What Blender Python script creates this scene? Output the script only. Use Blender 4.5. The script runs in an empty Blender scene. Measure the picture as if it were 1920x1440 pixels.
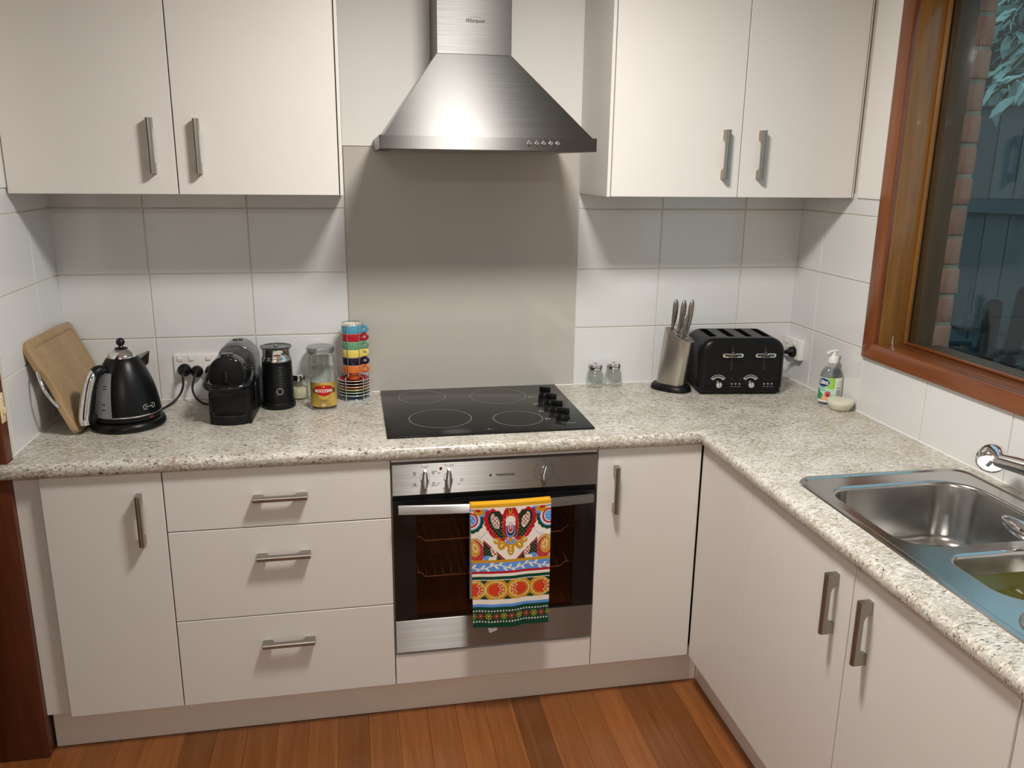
import bpy, bmesh, math, random
import numpy as np
from mathutils import Vector, Matrix
random.seed(7)
SC = bpy.context.scene
COL = SC.collection
PI = math.pi

# ------------------------------------------------------------------ camera, world, lamps, exposure
CAMPOS = (-0.0895, -2.7974, 1.6364)
YAW, PITCH, ROLL, FPX = 0.1920, -0.2571, 0.0125, 1569.9
def cam_axes(y, p, r):
    f = Vector((math.sin(y)*math.cos(p), math.cos(y)*math.cos(p), math.sin(p)))
    rt = Vector((math.cos(y), -math.sin(y), 0)); up = rt.cross(f)
    return rt*math.cos(r)+up*math.sin(r), -rt*math.sin(r)+up*math.cos(r), f
_r, _u, _f = cam_axes(YAW, PITCH, ROLL)
cd = bpy.data.cameras.new('camera'); cam = bpy.data.objects.new('camera', cd); COL.objects.link(cam)
cam.matrix_world = Matrix(((_r.x, _u.x, -_f.x, CAMPOS[0]), (_r.y, _u.y, -_f.y, CAMPOS[1]), (_r.z, _u.z, -_f.z, CAMPOS[2]), (0, 0, 0, 1)))
cd.sensor_width = 36; cd.sensor_fit = 'HORIZONTAL'; cd.lens = FPX*36/1920; cd.clip_start = 0.02
SC.camera = cam

SC.view_settings.view_transform = 'Standard'; SC.view_settings.look = 'None'
SC.view_settings.gamma = 1; SC.view_settings.use_curve_mapping = False
SC.view_settings.exposure = 0.0
SC.cycles.transparent_max_bounces = 40; SC.cycles.max_bounces = 14

W = bpy.data.worlds.new('world'); SC.world = W; W.use_nodes = True
bg = W.node_tree.nodes['Background']; bg.inputs[0].default_value = (0.40, 0.64, 0.78, 1); bg.inputs[1].default_value = 1.4

LAMP = (0.33, -1.25, 2.345)
def area(name, loc, size, power, color, rot=(0, 0, 0)):
    l = bpy.data.lights.new(name, 'AREA'); l.shape = 'DISK'; l.size = size; l.energy = power; l.color = color
    o = bpy.data.objects.new(name, l); COL.objects.link(o); o.location = loc; o.rotation_euler = rot
    return o
area('kitchen_lamp_light', LAMP, 0.30, 35, (1.0, 0.965, 0.92))
area('dining_lamp_light', (-0.6, -4.0, 2.345), 0.5, 30, (1.0, 0.95, 0.89))

# ------------------------------------------------------------------ materials
MATS = {}
def mat(name, color=(.8, .8, .8), rough=.5, metal=0., spec=.5, coat=0., **kw):
    if name in MATS: return MATS[name]
    m = bpy.data.materials.new(name); m.use_nodes = True
    b = m.node_tree.nodes['Principled BSDF']
    b.inputs['Base Color'].default_value = (*color, 1); b.inputs['Roughness'].default_value = rough
    b.inputs['Metallic'].default_value = metal; b.inputs['Specular IOR Level'].default_value = spec
    b.inputs['Coat Weight'].default_value = coat
    for k, v in kw.items(): b.inputs[k].default_value = v
    MATS[name] = m
    return m
def N(m, t, **props):
    n = m.node_tree.nodes.new(t)
    for k, v in props.items(): setattr(n, k, v)
    return n
def L(m, a, b): m.node_tree.links.new(a, b)
def bsdf(m): return m.node_tree.nodes['Principled BSDF']
def ramp(m, fac, stops, interp='LINEAR'):
    r = N(m, 'ShaderNodeValToRGB'); r.color_ramp.interpolation = interp
    e = r.color_ramp.elements
    while len(e) < len(stops): e.new(0.5)
    for i, (p, c) in enumerate(stops): e[i].position = p; e[i].color = (*c, 1) if len(c) == 3 else c
    L(m, fac, r.inputs[0]); return r.outputs[0]
def coords(m, scale=(1, 1, 1), rot=(0, 0, 0), kind='Object'):
    t = N(m, 'ShaderNodeTexCoord'); mp = N(m, 'ShaderNodeMapping')
    mp.inputs['Scale'].default_value = scale; mp.inputs['Rotation'].default_value = rot
    L(m, t.outputs[kind], mp.inputs[0]); return mp.outputs[0]
def noise(m, vec, scale, detail=3, rough=.5, dist=0):
    n = N(m, 'ShaderNodeTexNoise'); n.inputs['Scale'].default_value = scale; n.inputs['Detail'].default_value = detail
    n.inputs['Roughness'].default_value = rough; n.inputs['Distortion'].default_value = dist
    L(m, vec, n.inputs['Vector']); return n.outputs[0]
def mixc(m, fac, a, b, blend='MIX'):
    n = N(m, 'ShaderNodeMix', data_type='RGBA', blend_type=blend)
    for s, v in ((n.inputs[0], fac), (n.inputs[6], a), (n.inputs[7], b)):
        if isinstance(v, (int, float)): s.default_value = v
        elif isinstance(v, tuple): s.default_value = (*v, 1)
        else: L(m, v, s)
    return n.outputs[2]
def bump(m, height, strength=.1, dist=.002):
    b = N(m, 'ShaderNodeBump'); b.inputs['Strength'].default_value = strength; b.inputs['Distance'].default_value = dist
    L(m, height, b.inputs['Height']); L(m, b.outputs[0], bsdf(m).inputs['Normal'])

def mottled(name, color, rough, amount=.04, scale=30, **kw):
    m = mat(name, color, rough, **kw); v = coords(m)
    f = noise(m, v, scale, 3)
    c = mixc(m, f, tuple(x*(1-amount) for x in color), tuple(min(1, x*(1+amount)) for x in color))
    L(m, c, bsdf(m).inputs['Base Color']); return m

M_LAM = mottled('white_laminate', (.715, .682, .638), .42, .02, 8, spec=.4)
M_LAMEDGE = mottled('laminate_edge', (.74, .68, .61), .5, .02, 8)
M_KICK = mottled('kickboard_laminate', (.72, .655, .58), .40, .02, 8, spec=.4)
M_CARC = mottled('carcass_white', (.70, .66, .60), .6, .02)
M_WALL = mottled('wall_paint', (.76, .74, .70), .6, .02, 5)
M_CEIL = mottled('ceiling_paint', (.85, .84, .81), .8, .02, 5)
M_TILE = mottled('glazed_white_tile', (.715, .718, .712), .10, .012, 3, spec=.5)
M_GROUT = mottled('grout', (.66, .61, .52), .9, .08, 60)
M_DARKJOINT = mat('dark_gap', (.03, .026, .022), .9)
M_SPLASH = mottled('taupe_back_painted_glass', (.50, .468, .425), .035, .012, 4, spec=.55)
M_BLACK = mottled('satin_black', (.0055, .0055, .006), .33, .1, spec=.25)
M_BLACKPL = mottled('black_plastic', (.0065, .0065, .007), .38, .1, spec=.25)
M_BLACKGL = mottled('gloss_black', (.008, .008, .009), .08, .1)
M_RUBBER = mottled('cord_black', (.012, .012, .012), .5, .1)
M_WHITEPL = mottled('white_plastic', (.80, .79, .76), .3, .01)
M_GREYPL = mottled('shiny_grey_plastic', (.13, .135, .13), .16, .03)
M_CHROME = mottled('chrome', (.82, .82, .83), .05, .01, metal=1.)
M_CREAMPL = mottled('cream_plastic', (.78, .66, .40), .4, .02)
M_PRINT = mottled('dark_print', (.03, .03, .035), .6, .02)
M_LIGHTPRINT = mottled('pale_print', (.55, .55, .53), .6, .02)
M_REDPRINT = mottled('red_print', (.25, .01, .015), .5, .02)
M_INNER = mottled('oven_enamel', (.085, .04, .02), .35, .15)

def brushed(name, color, rough, axis='x', aniso=.75, rot=.25, tan='Z', uv=False):
    m = mat(name, color, rough, 1.); b = bsdf(m)
    b.inputs['Anisotropic'].default_value = aniso; b.inputs['Anisotropic Rotation'].default_value = rot
    t = N(m, 'ShaderNodeTangent', direction_type='UV_MAP', uv_map='UVMap') if uv else N(m, 'ShaderNodeTangent', direction_type='RADIAL', axis=tan); L(m, t.outputs[0], b.inputs['Tangent'])
    sc = {'x': (4, 400, 400), 'y': (400, 4, 400), 'z': (400, 400, 4)}[axis]
    f = noise(m, coords(m, sc), 1.0, 2)
    r = N(m, 'ShaderNodeMapRange'); r.inputs['To Min'].default_value = rough*.82; r.inputs['To Max'].default_value = rough*1.2
    L(m, f, r.inputs[0]); L(m, r.outputs[0], b.inputs['Roughness'])
    c = mixc(m, f, tuple(x*.93 for x in color), tuple(min(1, x*1.05) for x in color)); L(m, c, b.inputs['Base Color'])
    return m
M_STEEL = brushed('brushed_steel', (.19, .188, .181), .46, 'x', 1., .25, uv=True)
M_CHIM = brushed('brushed_chimney_steel', (.27, .266, .256), .50, 'x', 1., .25, uv=True)
M_OVST = brushed('brushed_oven_steel', (.40, .392, .378), .42, 'x', 1., .25, uv=True)
M_STEELV = brushed('brushed_steel_wrap', (.52, .49, .44), .30, 'z', .5, 0.)
M_NICKEL = brushed('brushed_nickel', (.36, .335, .295), .28, 'x', .3, 0.)
M_SINK = mat('sink_steel', (.55, .54, .52), .2, 1.)
_v = coords(M_SINK); _n = noise(M_SINK, _v, 18, 4, .6)
_r2 = N(M_SINK, 'ShaderNodeMapRange'); _r2.inputs['To Min'].default_value = .13; _r2.inputs['To Max'].default_value = .27
L(M_SINK, _n, _r2.inputs[0]); L(M_SINK, _r2.outputs[0], bsdf(M_SINK).inputs['Roughness'])

def glass(name, tint=(.93, .97, .95), edge=(.45, .55, .50), ior=1.45, rough=.01):
    m = bpy.data.materials.new(name); m.use_nodes = True; nt = m.node_tree
    nt.nodes.remove(nt.nodes['Principled BSDF']); out = nt.nodes['Material Output']
    lw = N(m, 'ShaderNodeLayerWeight'); lw.inputs[0].default_value = .35
    c = ramp(m, lw.outputs['Facing'], [(.0, tint), (.75, tint), (1., edge)])
    tr = N(m, 'ShaderNodeBsdfTransparent'); L(m, c, tr.inputs[0])
    gl = N(m, 'ShaderNodeBsdfGlossy'); gl.inputs['Roughness'].default_value = rough
    l2 = N(m, 'ShaderNodeLayerWeight'); l2.inputs[0].default_value = .5      # Schlick reflectance, same from both faces
    pw = N(m, 'ShaderNodeMath', operation='POWER'); L(m, l2.outputs['Facing'], pw.inputs[0]); pw.inputs[1].default_value = 5
    f0 = ((ior-1)/(ior+1))**2
    fr = N(m, 'ShaderNodeMath', operation='MULTIPLY_ADD'); L(m, pw.outputs[0], fr.inputs[0]); fr.inputs[1].default_value = 1-f0; fr.inputs[2].default_value = f0
    mx = N(m, 'ShaderNodeMixShader'); L(m, fr.outputs[0], mx.inputs[0]); L(m, tr.outputs[0], mx.inputs[1]); L(m, gl.outputs[0], mx.inputs[2])
    L(m, mx.outputs[0], out.inputs[0]); return m
G_JAR = glass('jar_glass', (.978, .988, .982), (.66, .74, .70)); G_WIN = glass('window_glass', (.80, .86, .86), (.6, .7, .7), 1.5)
G_OVEN = glass('oven_door_glass', (.80, .64, .54), (.3, .22, .18), 1.45)
G_LID = glass('smoky_lid_plastic', (.42, .43, .43), (.2, .2, .2), 1.5, .08)
G_GAUGE = glass('smoky_gauge_plastic', (.55, .58, .6), (.3, .3, .3), 1.5, .1)
G_GEL = glass('clear_gel', (.72, .74, .76), (.40, .42, .45), 1.4, .02)

def wood(name, c1, c2, c3, stretch=(60, 60, 3), rough=.3, vary=0., spec=.5, coat=0.):
    m = mat(name, c1, rough, spec=spec, coat=coat); b = bsdf(m)
    v = coords(m, stretch)
    if vary:
        oi = N(m, 'ShaderNodeObjectInfo'); ad = N(m, 'ShaderNodeVectorMath', operation='MULTIPLY_ADD')
        cmb = N(m, 'ShaderNodeCombineXYZ')
        for i in range(3): L(m, oi.outputs['Random'], cmb.inputs[i])
        L(m, cmb.outputs[0], ad.inputs[0]); ad.inputs[1].default_value = (37, 53, 71); L(m, v, ad.inputs[2]); v = ad.outputs[0]
    n1 = noise(m, v, 1.0, 5, .6, .6); n2 = noise(m, coords(m, tuple(s*.25 for s in stretch)), 1.0, 3)
    c = ramp(m, n1, [(.28, c2), (.5, c1), (.72, c3)])
    c = mixc(m, .35, c, ramp(m, n2, [(.3, c2), (.7, c3)]))
    if vary:
        hs = N(m, 'ShaderNodeHueSaturation'); mr = N(m, 'ShaderNodeMapRange')
        mr.inputs['To Min'].default_value = 1-vary; mr.inputs['To Max'].default_value = 1+vary
        L(m, oi.outputs['Random'], mr.inputs[0]); L(m, mr.outputs[0], hs.inputs['Value']); L(m, c, hs.inputs['Color']); c = hs.outputs[0]
    L(m, c, b.inputs['Base Color']); bump(m, n1, .06, .001)
    return m
M_FLOOR = wood('hardwood_floor', (.185, .060, .014), (.12, .035, .008), (.25, .092, .025), (55, 2.5, 55), .30, .30, .5)
M_TRIM = wood('red_brown_varnished_timber', (.19, .052, .013), (.13, .033, .008), (.25, .08, .022), (40, 40, 3), .28, coat=.3)
M_TRIMH = wood('red_brown_varnished_rail', (.19, .052, .013), (.13, .033, .008), (.25, .08, .022), (40, 3, 40), .28, coat=.3)
M_JAMB = wood('amber_varnished_timber', (.26, .115, .025), (.17, .07, .012), (.34, .16, .045), (40, 40, 3), .3, coat=.3)
M_DARKWOOD = wood('dark_door_timber', (.10, .026, .010), (.06, .014, .006), (.14, .04, .016), (40, 40, 3), .35)
M_BAMBOO = wood('bamboo_board', (.39, .262, .138), (.32, .205, .10), (.46, .325, .18), (14, 3, 40), .55)
M_FENCE = wood('weathered_grey_paling', (.075, .085, .085), (.055, .065, .065), (.095, .105, .105), (30, 30, 2), .8, .15)
M_BACKDROP = wood('dark_backdrop_boards', (.030, .032, .030), (.02, .022, .02), (.042, .044, .04), (3, 30, 30), .85)
M_TEALWOOD = wood('faded_teal_timber', (.010, .026, .030), (.007, .019, .022), (.017, .036, .04), (30, 30, 3), .7)
M_OUTFRAME = wood('brown_stained_outer_frame', (.13, .058, .025), (.09, .04, .016), (.17, .08, .036), (40, 40, 3), .6)

# speckled stone-look laminate
M_TOP = mat('speckled_stone_laminate', (.6, .55, .45), .28, spec=.45)
v = coords(M_TOP, (1, 1, 1)); vs = coords(M_TOP, (1, 2.2, 1.6), (0, 0, .5))
c = mixc(M_TOP, ramp(M_TOP, noise(M_TOP, v, 11, 4, .6), [(.38, (0, 0, 0)), (.62, (1, 1, 1))]), (.46, .415, .335), (.60, .57, .50))
c = mixc(M_TOP, ramp(M_TOP, noise(M_TOP, vs, 105, 3, .6), [(.52, (0, 0, 0)), (.60, (.85, .85, .85))]), c, (.78, .75, .69))
c = mixc(M_TOP, ramp(M_TOP, noise(M_TOP, vs, 78, 4, .7, .6), [(.545, (0, 0, 0)), (.62, (.9, .9, .9))]), c, (.27, .24, .20))
vs2 = coords(M_TOP, (1, 1.9, 1.4), (0, 0, .85))
c = mixc(M_TOP, ramp(M_TOP, noise(M_TOP, vs2, 98, 3, .65, .9), [(.60, (0, 0, 0)), (.635, (1, 1, 1))]), c, (.055, .047, .043))
c = mixc(M_TOP, ramp(M_TOP, noise(M_TOP, v, 40, 2, .5), [(.66, (0, 0, 0)), (.72, (.7, .7, .7))]), c, (.28, .18, .11))
L(M_TOP, c, bsdf(M_TOP).inputs['Base Color'])

M_BRICK = mat('red_brick', (.40, .15, .09), .9)
v = coords(M_BRICK); oi = N(M_BRICK, 'ShaderNodeObjectInfo')
c = mixc(M_BRICK, noise(M_BRICK, v, 40, 5, .7), (.32, .105, .065), (.52, .23, .15))
c = mixc(M_BRICK, oi.outputs['Random'], c, mixc(M_BRICK, .4, c, (.50, .28, .20)))
L(M_BRICK, c, bsdf(M_BRICK).inputs['Base Color']); bump(M_BRICK, noise(M_BRICK, v, 90, 4, .7), .6, .004)
M_MORTAR = mottled('mortar', (.30, .24, .18), .95, .15, 60)
M_LEAF = mottled('grey_green_leaf', (.42, .53, .47), .45, .25, 20)
M_STEM = mottled('woody_stem', (.10, .08, .05), .8, .2, 20)
M_GROUND = mottled('outdoor_paving', (.045, .035, .03), .85, .25, 8)
M_VC = mat('printed_cloth', (.8, .8, .8), .8, spec=.2)
_a = N(M_VC, 'ShaderNodeVertexColor', layer_name='Col'); L(M_VC, _a.outputs[0], bsdf(M_VC).inputs['Base Color'])
M_VL = mat('printed_label', (.8, .8, .8), .35)
_a = N(M_VL, 'ShaderNodeVertexColor', layer_name='Col'); L(M_VL, _a.outputs[0], bsdf(M_VL).inputs['Base Color'])
M_VG = mat('gold_foil_label', (.8, .8, .8), .33, .3)
_a = N(M_VG, 'ShaderNodeVertexColor', layer_name='Col'); L(M_VG, _a.outputs[0], bsdf(M_VG).inputs['Base Color'])

# ------------------------------------------------------------------ mesh helpers
def link(name, me, m, parent=None, smooth=None):
    o = bpy.data.objects.new(name, me); COL.objects.link(o)
    if m is not None and not me.materials: me.materials.append(m)
    if parent is not None: o.parent = parent
    if smooth is not None:
        me.shade_smooth() if hasattr(me, 'shade_smooth') else None
        try: me.set_sharp_from_angle(angle=math.radians(smooth))
        except Exception: pass
    return o
def from_bm(name, bm, m, parent=None, smooth=35):
    bmesh.ops.recalc_face_normals(bm, faces=bm.faces)
    me = bpy.data.meshes.new(name); bm.to_mesh(me); bm.free()
    return link(name, me, m, parent, smooth)
def from_py(name, vs, fs, m, parent=None, smooth=35, recalc=True):
    me = bpy.data.meshes.new(name); me.from_pydata([tuple(v) for v in vs], [], fs)
    if recalc:
        bm = bmesh.new(); bm.from_mesh(me); bmesh.ops.recalc_face_normals(bm, faces=bm.faces); bm.to_mesh(me); bm.free()
    return link(name, me, m, parent, smooth)
def add_box(bm, x0, x1, y0, y1, z0, z1, bev=0., seg=2):
    r = bmesh.ops.create_cube(bm, size=1)
    vs = r['verts']
    for v in vs:
        v.co = Vector(((x0+x1)/2+v.co.x*(x1-x0), (y0+y1)/2+v.co.y*(y1-y0), (z0+z1)/2+v.co.z*(z1-z0)))
    if bev > 0:
        es = list({e for v in vs for e in v.link_edges})
        bmesh.ops.bevel(bm, geom=es, offset=bev, segments=seg, affect='EDGES', profile=.5)
def box(name, b, m, parent=None, bev=0., seg=2):
    bm = bmesh.new(); add_box(bm, *b, bev=bev, seg=seg); return from_bm(name, bm, m, parent)
def boxes(name, bs, m, parent=None, bev=0.):
    bm = bmesh.new()
    for b in bs: add_box(bm, *b, bev=bev)
    return from_bm(name, bm, m, parent)
def lathe_data(prof, seg=40, c=(0, 0, 0), sx=1., sy=1., closed=True):
    vs, fs, rows = [], [], []
    for r, z in prof:
        if r < 1e-6: rows.append([len(vs)]); vs.append((c[0], c[1], c[2]+z))
        else:
            rows.append(list(range(len(vs), len(vs)+seg)))
            for i in range(seg):
                a = 2*PI*i/seg; vs.append((c[0]+r*sx*math.cos(a), c[1]+r*sy*math.sin(a), c[2]+z))
    for A, B in zip(rows, rows[1:]):
        if len(A) == 1 and len(B) == 1: continue
        for i in range(seg):
            j = (i+1) % seg
            if len(A) == 1: fs.append((A[0], B[j], B[i]))
            elif len(B) == 1: fs.append((A[i], A[j], B[0]))
            else: fs.append((A[i], A[j], B[j], B[i]))
    return vs, fs
def lathe(name, prof, m, parent=None, seg=40, c=(0, 0, 0), sx=1., sy=1., smooth=40):
    vs, fs = lathe_data(prof, seg, c, sx, sy); return from_py(name, vs, fs, m, parent, smooth)
def catmull(pts, n=8, closed=False):
    P = [Vector(p) for p in pts]; out = []
    k = len(P)
    for i in range(k if closed else k-1):
        p0 = P[(i-1) % k] if closed or i > 0 else P[0]*2-P[1]
        p1 = P[i]; p2 = P[(i+1) % k]
        p3 = P[(i+2) % k] if closed or i+2 < k else P[-1]*2-P[-2]
        for j in range(n):
            t = j/n
            out.append(.5*((2*p1)+(-p0+p2)*t+(2*p0-5*p1+4*p2-p3)*t*t+(-p0+3*p1-3*p2+p3)*t**3))
    if not closed: out.append(P[-1])
    return out
def tube_data(pts, rad, seg=10, closed=False, flat=1., up=None):
    P = [Vector(p) for p in pts]; n = len(P); vs, fs = [], []
    R_ = [rad]*n if isinstance(rad, (int, float)) else list(rad)
    T = []
    for i in range(n):
        a = P[(i-1) % n] if closed or i > 0 else P[0]; b = P[(i+1) % n] if closed or i < n-1 else P[-1]
        T.append((b-a).normalized())
    u = Vector(up) if up else (Vector((0, 0, 1)) if abs(T[0].z) < .9 else Vector((1, 0, 0)))
    for i in range(n):
        u = (u-T[i]*u.dot(T[i])).normalized(); w = T[i].cross(u)
        for k in range(seg):
            a = 2*PI*k/seg
            vs.append(P[i]+(u*math.cos(a)+w*math.sin(a)*flat)*R_[i])
    for i in range(n if closed else n-1):
        for k in range(seg):
            a, b = i*seg+k, i*seg+(k+1) % seg; j = (i+1) % n
            fs.append((a, b, j*seg+(k+1) % seg, j*seg+k))
    if not closed:
        fs.append(tuple(range(seg))); fs.append(tuple(range((n-1)*seg, n*seg)))
    return vs, fs
def tube(name, pts, rad, m, parent=None, seg=10, closed=False, flat=1., up=None):
    vs, fs = tube_data(pts, rad, seg, closed, flat, up); return from_py(name, vs, fs, m, parent, 50)
def tubes(name, lst, m, parent=None, seg=8):
    V, F = [], []
    for pts, rad, closed in lst:
        vs, fs = tube_data(pts, rad, seg, closed); o = len(V); V += vs; F += [tuple(i+o for i in f) for f in fs]
    return from_py(name, V, F, m, parent, 50)
def rrect(x0, x1, y0, y1, r, n=6):
    rs = r if isinstance(r, (list, tuple)) else [r]*4   # order: (x0,y0),(x1,y0),(x1,y1),(x0,y1)
    out = []
    for (cx, cy, a0), q in zip(((x0+rs[0], y0+rs[0], PI), (x1-rs[1], y0+rs[1], 1.5*PI), (x1-rs[2], y1-rs[2], 0), (x0+rs[3], y1-rs[3], .5*PI)), rs):
        for i in range(n+1):
            a = a0+.5*PI*i/n; out.append((cx+q*math.cos(a), cy+q*math.sin(a)))
    return out
def inset(poly, d):
    n = len(poly); out = []
    A = sum(poly[i][0]*poly[(i+1) % n][1]-poly[(i+1) % n][0]*poly[i][1] for i in range(n)); s = 1 if A > 0 else -1
    for i in range(n):
        p0, p1, p2 = poly[i-1], poly[i], poly[(i+1) % n]
        def nrm(a, b):
            dx, dy = b[0]-a[0], b[1]-a[1]; l = math.hypot(dx, dy) or 1e-9; return (-dy/l*s, dx/l*s)
        n1 = nrm(p0, p1) if p0 != p1 else nrm(p1, p2); n2 = nrm(p1, p2) if p1 != p2 else n1
        bx, by = n1[0]+n2[0], n1[1]+n2[1]; l2 = bx*bx+by*by
        k = 2*d/l2 if l2 > .3 else d
        out.append((p1[0]+bx*k, p1[1]+by*k))
    return out
def loft(name, rings, m, parent=None, cap0=True, cap1=True, smooth=40):
    n = len(rings[0]); vs = [p for r in rings for p in r]; fs = []
    for i in range(len(rings)-1):
        for k in range(n):
            fs.append((i*n+k, i*n+(k+1) % n, (i+1)*n+(k+1) % n, (i+1)*n+k))
    if cap0: fs.append(tuple(range(n)))
    if cap1: fs.append(tuple(range((len(rings)-1)*n, len(rings)*n)))
    return from_py(name, vs, fs, m, parent, smooth)
def slab(name, poly, t, m, parent=None, bev=0., seg=3, frame=None, smooth=40):
    """extrude 2-D outline by t along the third axis with rounded rims; frame maps (u,v,w) to local xyz"""
    fr = frame or (lambda u, v, w: (u, v, w))
    rings = []
    if bev > 0:
        for i in range(seg+1):
            a = .5*PI*i/seg; rings.append([fr(u, v, bev*(1-math.cos(PI/2-a)) if False else bev*(1-math.sin(a))) for u, v in inset(poly, bev*(1-math.cos(.5*PI-a)))] )
        rings = [[fr(u, v, bev*(1-math.cos(.5*PI*i/seg))) for u, v in inset(poly, bev*(1-math.sin(.5*PI*i/seg)))] for i in range(seg+1)]
        rings += [[fr(u, v, t-bev*(1-math.cos(.5*PI*i/seg))) for u, v in inset(poly, bev*(1-math.sin(.5*PI*i/seg)))] for i in range(seg, -1, -1)]
    else:
        rings = [[fr(u, v, 0) for u, v in poly], [fr(u, v, t) for u, v in poly]]
    return loft(name, rings, m, parent, smooth=smooth)
FR_XZ = lambda y0: (lambda u, v, w: (u, y0+w, v))          # outline in x,z, depth along +y
FR_YZ = lambda x0: (lambda u, v, w: (x0+w, u, v))          # outline in y,z, depth along +x
def text_data(s, size, shear=0., off=0.):
    cu = bpy.data.curves.new('t', 'FONT'); cu.body = s; cu.size = size; cu.shear = shear; cu.offset = off
    cu.align_x = 'CENTER'; cu.align_y = 'CENTER'; cu.resolution_u = 3
    o = bpy.data.objects.new('t', cu); COL.objects.link(o)
    dg = bpy.context.evaluated_depsgraph_get(); me = bpy.data.meshes.new_from_object(o.evaluated_get(dg))
    vs = [tuple(v.co) for v in me.vertices]; fs = [tuple(p.vertices) for p in me.polygons]
    bpy.data.objects.remove(o); bpy.data.curves.remove(cu); bpy.data.meshes.remove(me)
    return vs, fs
def text(name, s, size, m, parent, fn, shear=0., off=0., sx=1.):
    vs, fs = text_data(s, size, shear, off)
    return from_py(name, [fn(v[0]*sx, v[1]) for v in vs], fs, m, parent, None, False)
def texts(name, items, m, parent):
    V, F = [], []
    for s, size, fn, shear in items:
        vs, fs = text_data(s, size, shear); o = len(V)
        V += [fn(v[0], v[1]) for v in vs]; F += [tuple(i+o for i in f) for f in fs]
    o = from_py(name, V, F, m, parent, None, False); o['kind'] = 'stuff'; return o
def painted(name, nu, nv, pos, color, m, parent=None, smooth=60):
    """grid surface whose flat print is a colour attribute: pos(u,v) arrays -> xyz, color(u,v) arrays -> rgb (srgb 0-255)"""
    U, Vv = np.meshgrid(np.linspace(0, 1, nu+1), np.linspace(0, 1, nv+1))
    X, Y, Z = pos(U, Vv); vs = np.stack([X, Y, Z], -1).reshape(-1, 3)
    idx = np.arange((nu+1)*(nv+1)).reshape(nv+1, nu+1)
    f = np.stack([idx[:-1, :-1], idx[:-1, 1:], idx[1:, 1:], idx[1:, :-1]], -1).reshape(-1, 4)
    me = bpy.data.meshes.new(name); me.from_pydata(vs.tolist(), [], f.tolist())
    c = color(U, Vv).reshape(-1, 3)/255.; c = np.where(c < .04045, c/12.92, ((c+.055)/1.055)**2.4)
    ca = me.color_attributes.new('Col', 'FLOAT_COLOR', 'POINT')
    ca.data.foreach_set('color', np.concatenate([c, np.ones((len(c), 1))], 1).astype(np.float32).ravel())
    return link(name, me, m, parent, smooth)

def add_uv(me):
    """u along x, v along z (or y on level faces): gives brushed metal a steady grain direction"""
    uv = me.uv_layers.new(name='UVMap')
    for pl_ in me.polygons:
        for li in pl_.loop_indices:
            c_ = me.vertices[me.loops[li].vertex_index].co
            uv.data[li].uv = (c_.y, c_.z) if abs(pl_.normal.x) > .7 else (c_.x, c_.z+c_.y*.37)
def thing(name, label, cat, loc=(0, 0, 0), rz=0., group=None):
    o = bpy.data.objects.new(name, None); COL.objects.link(o); o.empty_display_size = .05
    o.location = loc; o.rotation_euler = (0, 0, rz); return tag(o, label, cat, group)
def tag(o, label, cat, group=None):
    o['label'] = label; o['category'] = cat
    if group: o['group'] = group
    return o
def struct(name, loc=(0, 0, 0), label=None, o=None):
    if o is None:
        o = bpy.data.objects.new(name, None); COL.objects.link(o); o.location = loc
    o['kind'] = 'structure'
    if label: o['label'] = label
    return o
def share(name, src, parent, loc=(0, 0, 0), rot=(0, 0, 0), scale=(1, 1, 1)):
    o = bpy.data.objects.new(name, src.data); COL.objects.link(o); o.parent = parent
    o.location = loc; o.rotation_euler = rot; o.scale = scale; return o
def cut(o, cutters):
    md = o.modifiers.new('b', 'BOOLEAN'); md.solver = 'EXACT'; md.operation = 'DIFFERENCE'
    bm = bmesh.new()
    for c_ in cutters: add_box(bm, *c_)
    me = bpy.data.meshes.new('cut'); bm.to_mesh(me); bm.free()
    t = bpy.data.objects.new('cut', me); COL.objects.link(t); t.parent = o.parent
    bpy.context.view_layer.update(); md.object = t
    dg = bpy.context.evaluated_depsgraph_get(); new = bpy.data.meshes.new_from_object(o.evaluated_get(dg))
    o.modifiers.remove(md); o.data = new; bpy.data.objects.remove(t); bpy.data.meshes.remove(me)
    new.shade_smooth()
    try: new.set_sharp_from_angle(angle=math.radians(40))
    except Exception: pass

# ------------------------------------------------------------------ measured layout
XL, XR = -0.979, 1.5015
ZC, ZT, ZB = .8784, .8381, .1248
L1, L2, L3, ZU = 1.4919, 1.2872, 1.0826, 1.5433
YF, XF, DU = -.5803, .9248, -.3213
V1, V2, SL, SR, W1, W2 = -.7113, -.4031, -.1003, .6741, .9746, 1.2828
R1, R2, R3, R4 = -.1602, -.4624, -.7714, -1.095
CEIL = 2.40

# ------------------------------------------------------------------ floor
fl = box('floor', (-2.6, 2.0, -6.2, .1, -.08, -.012), M_DARKJOINT); struct('', o=fl)
PW = .0885; x = .0931-PW*31; k = 0
while x < 1.55:
    bm = bmesh.new(); add_box(bm, 0, PW-.0006, -6.1, .05, -.012, 0, bev=.0006, seg=1)
    b_ = from_bm('floor_board', bm, M_FLOOR, fl); b_.location = (x, 0, 0); x += PW

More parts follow.
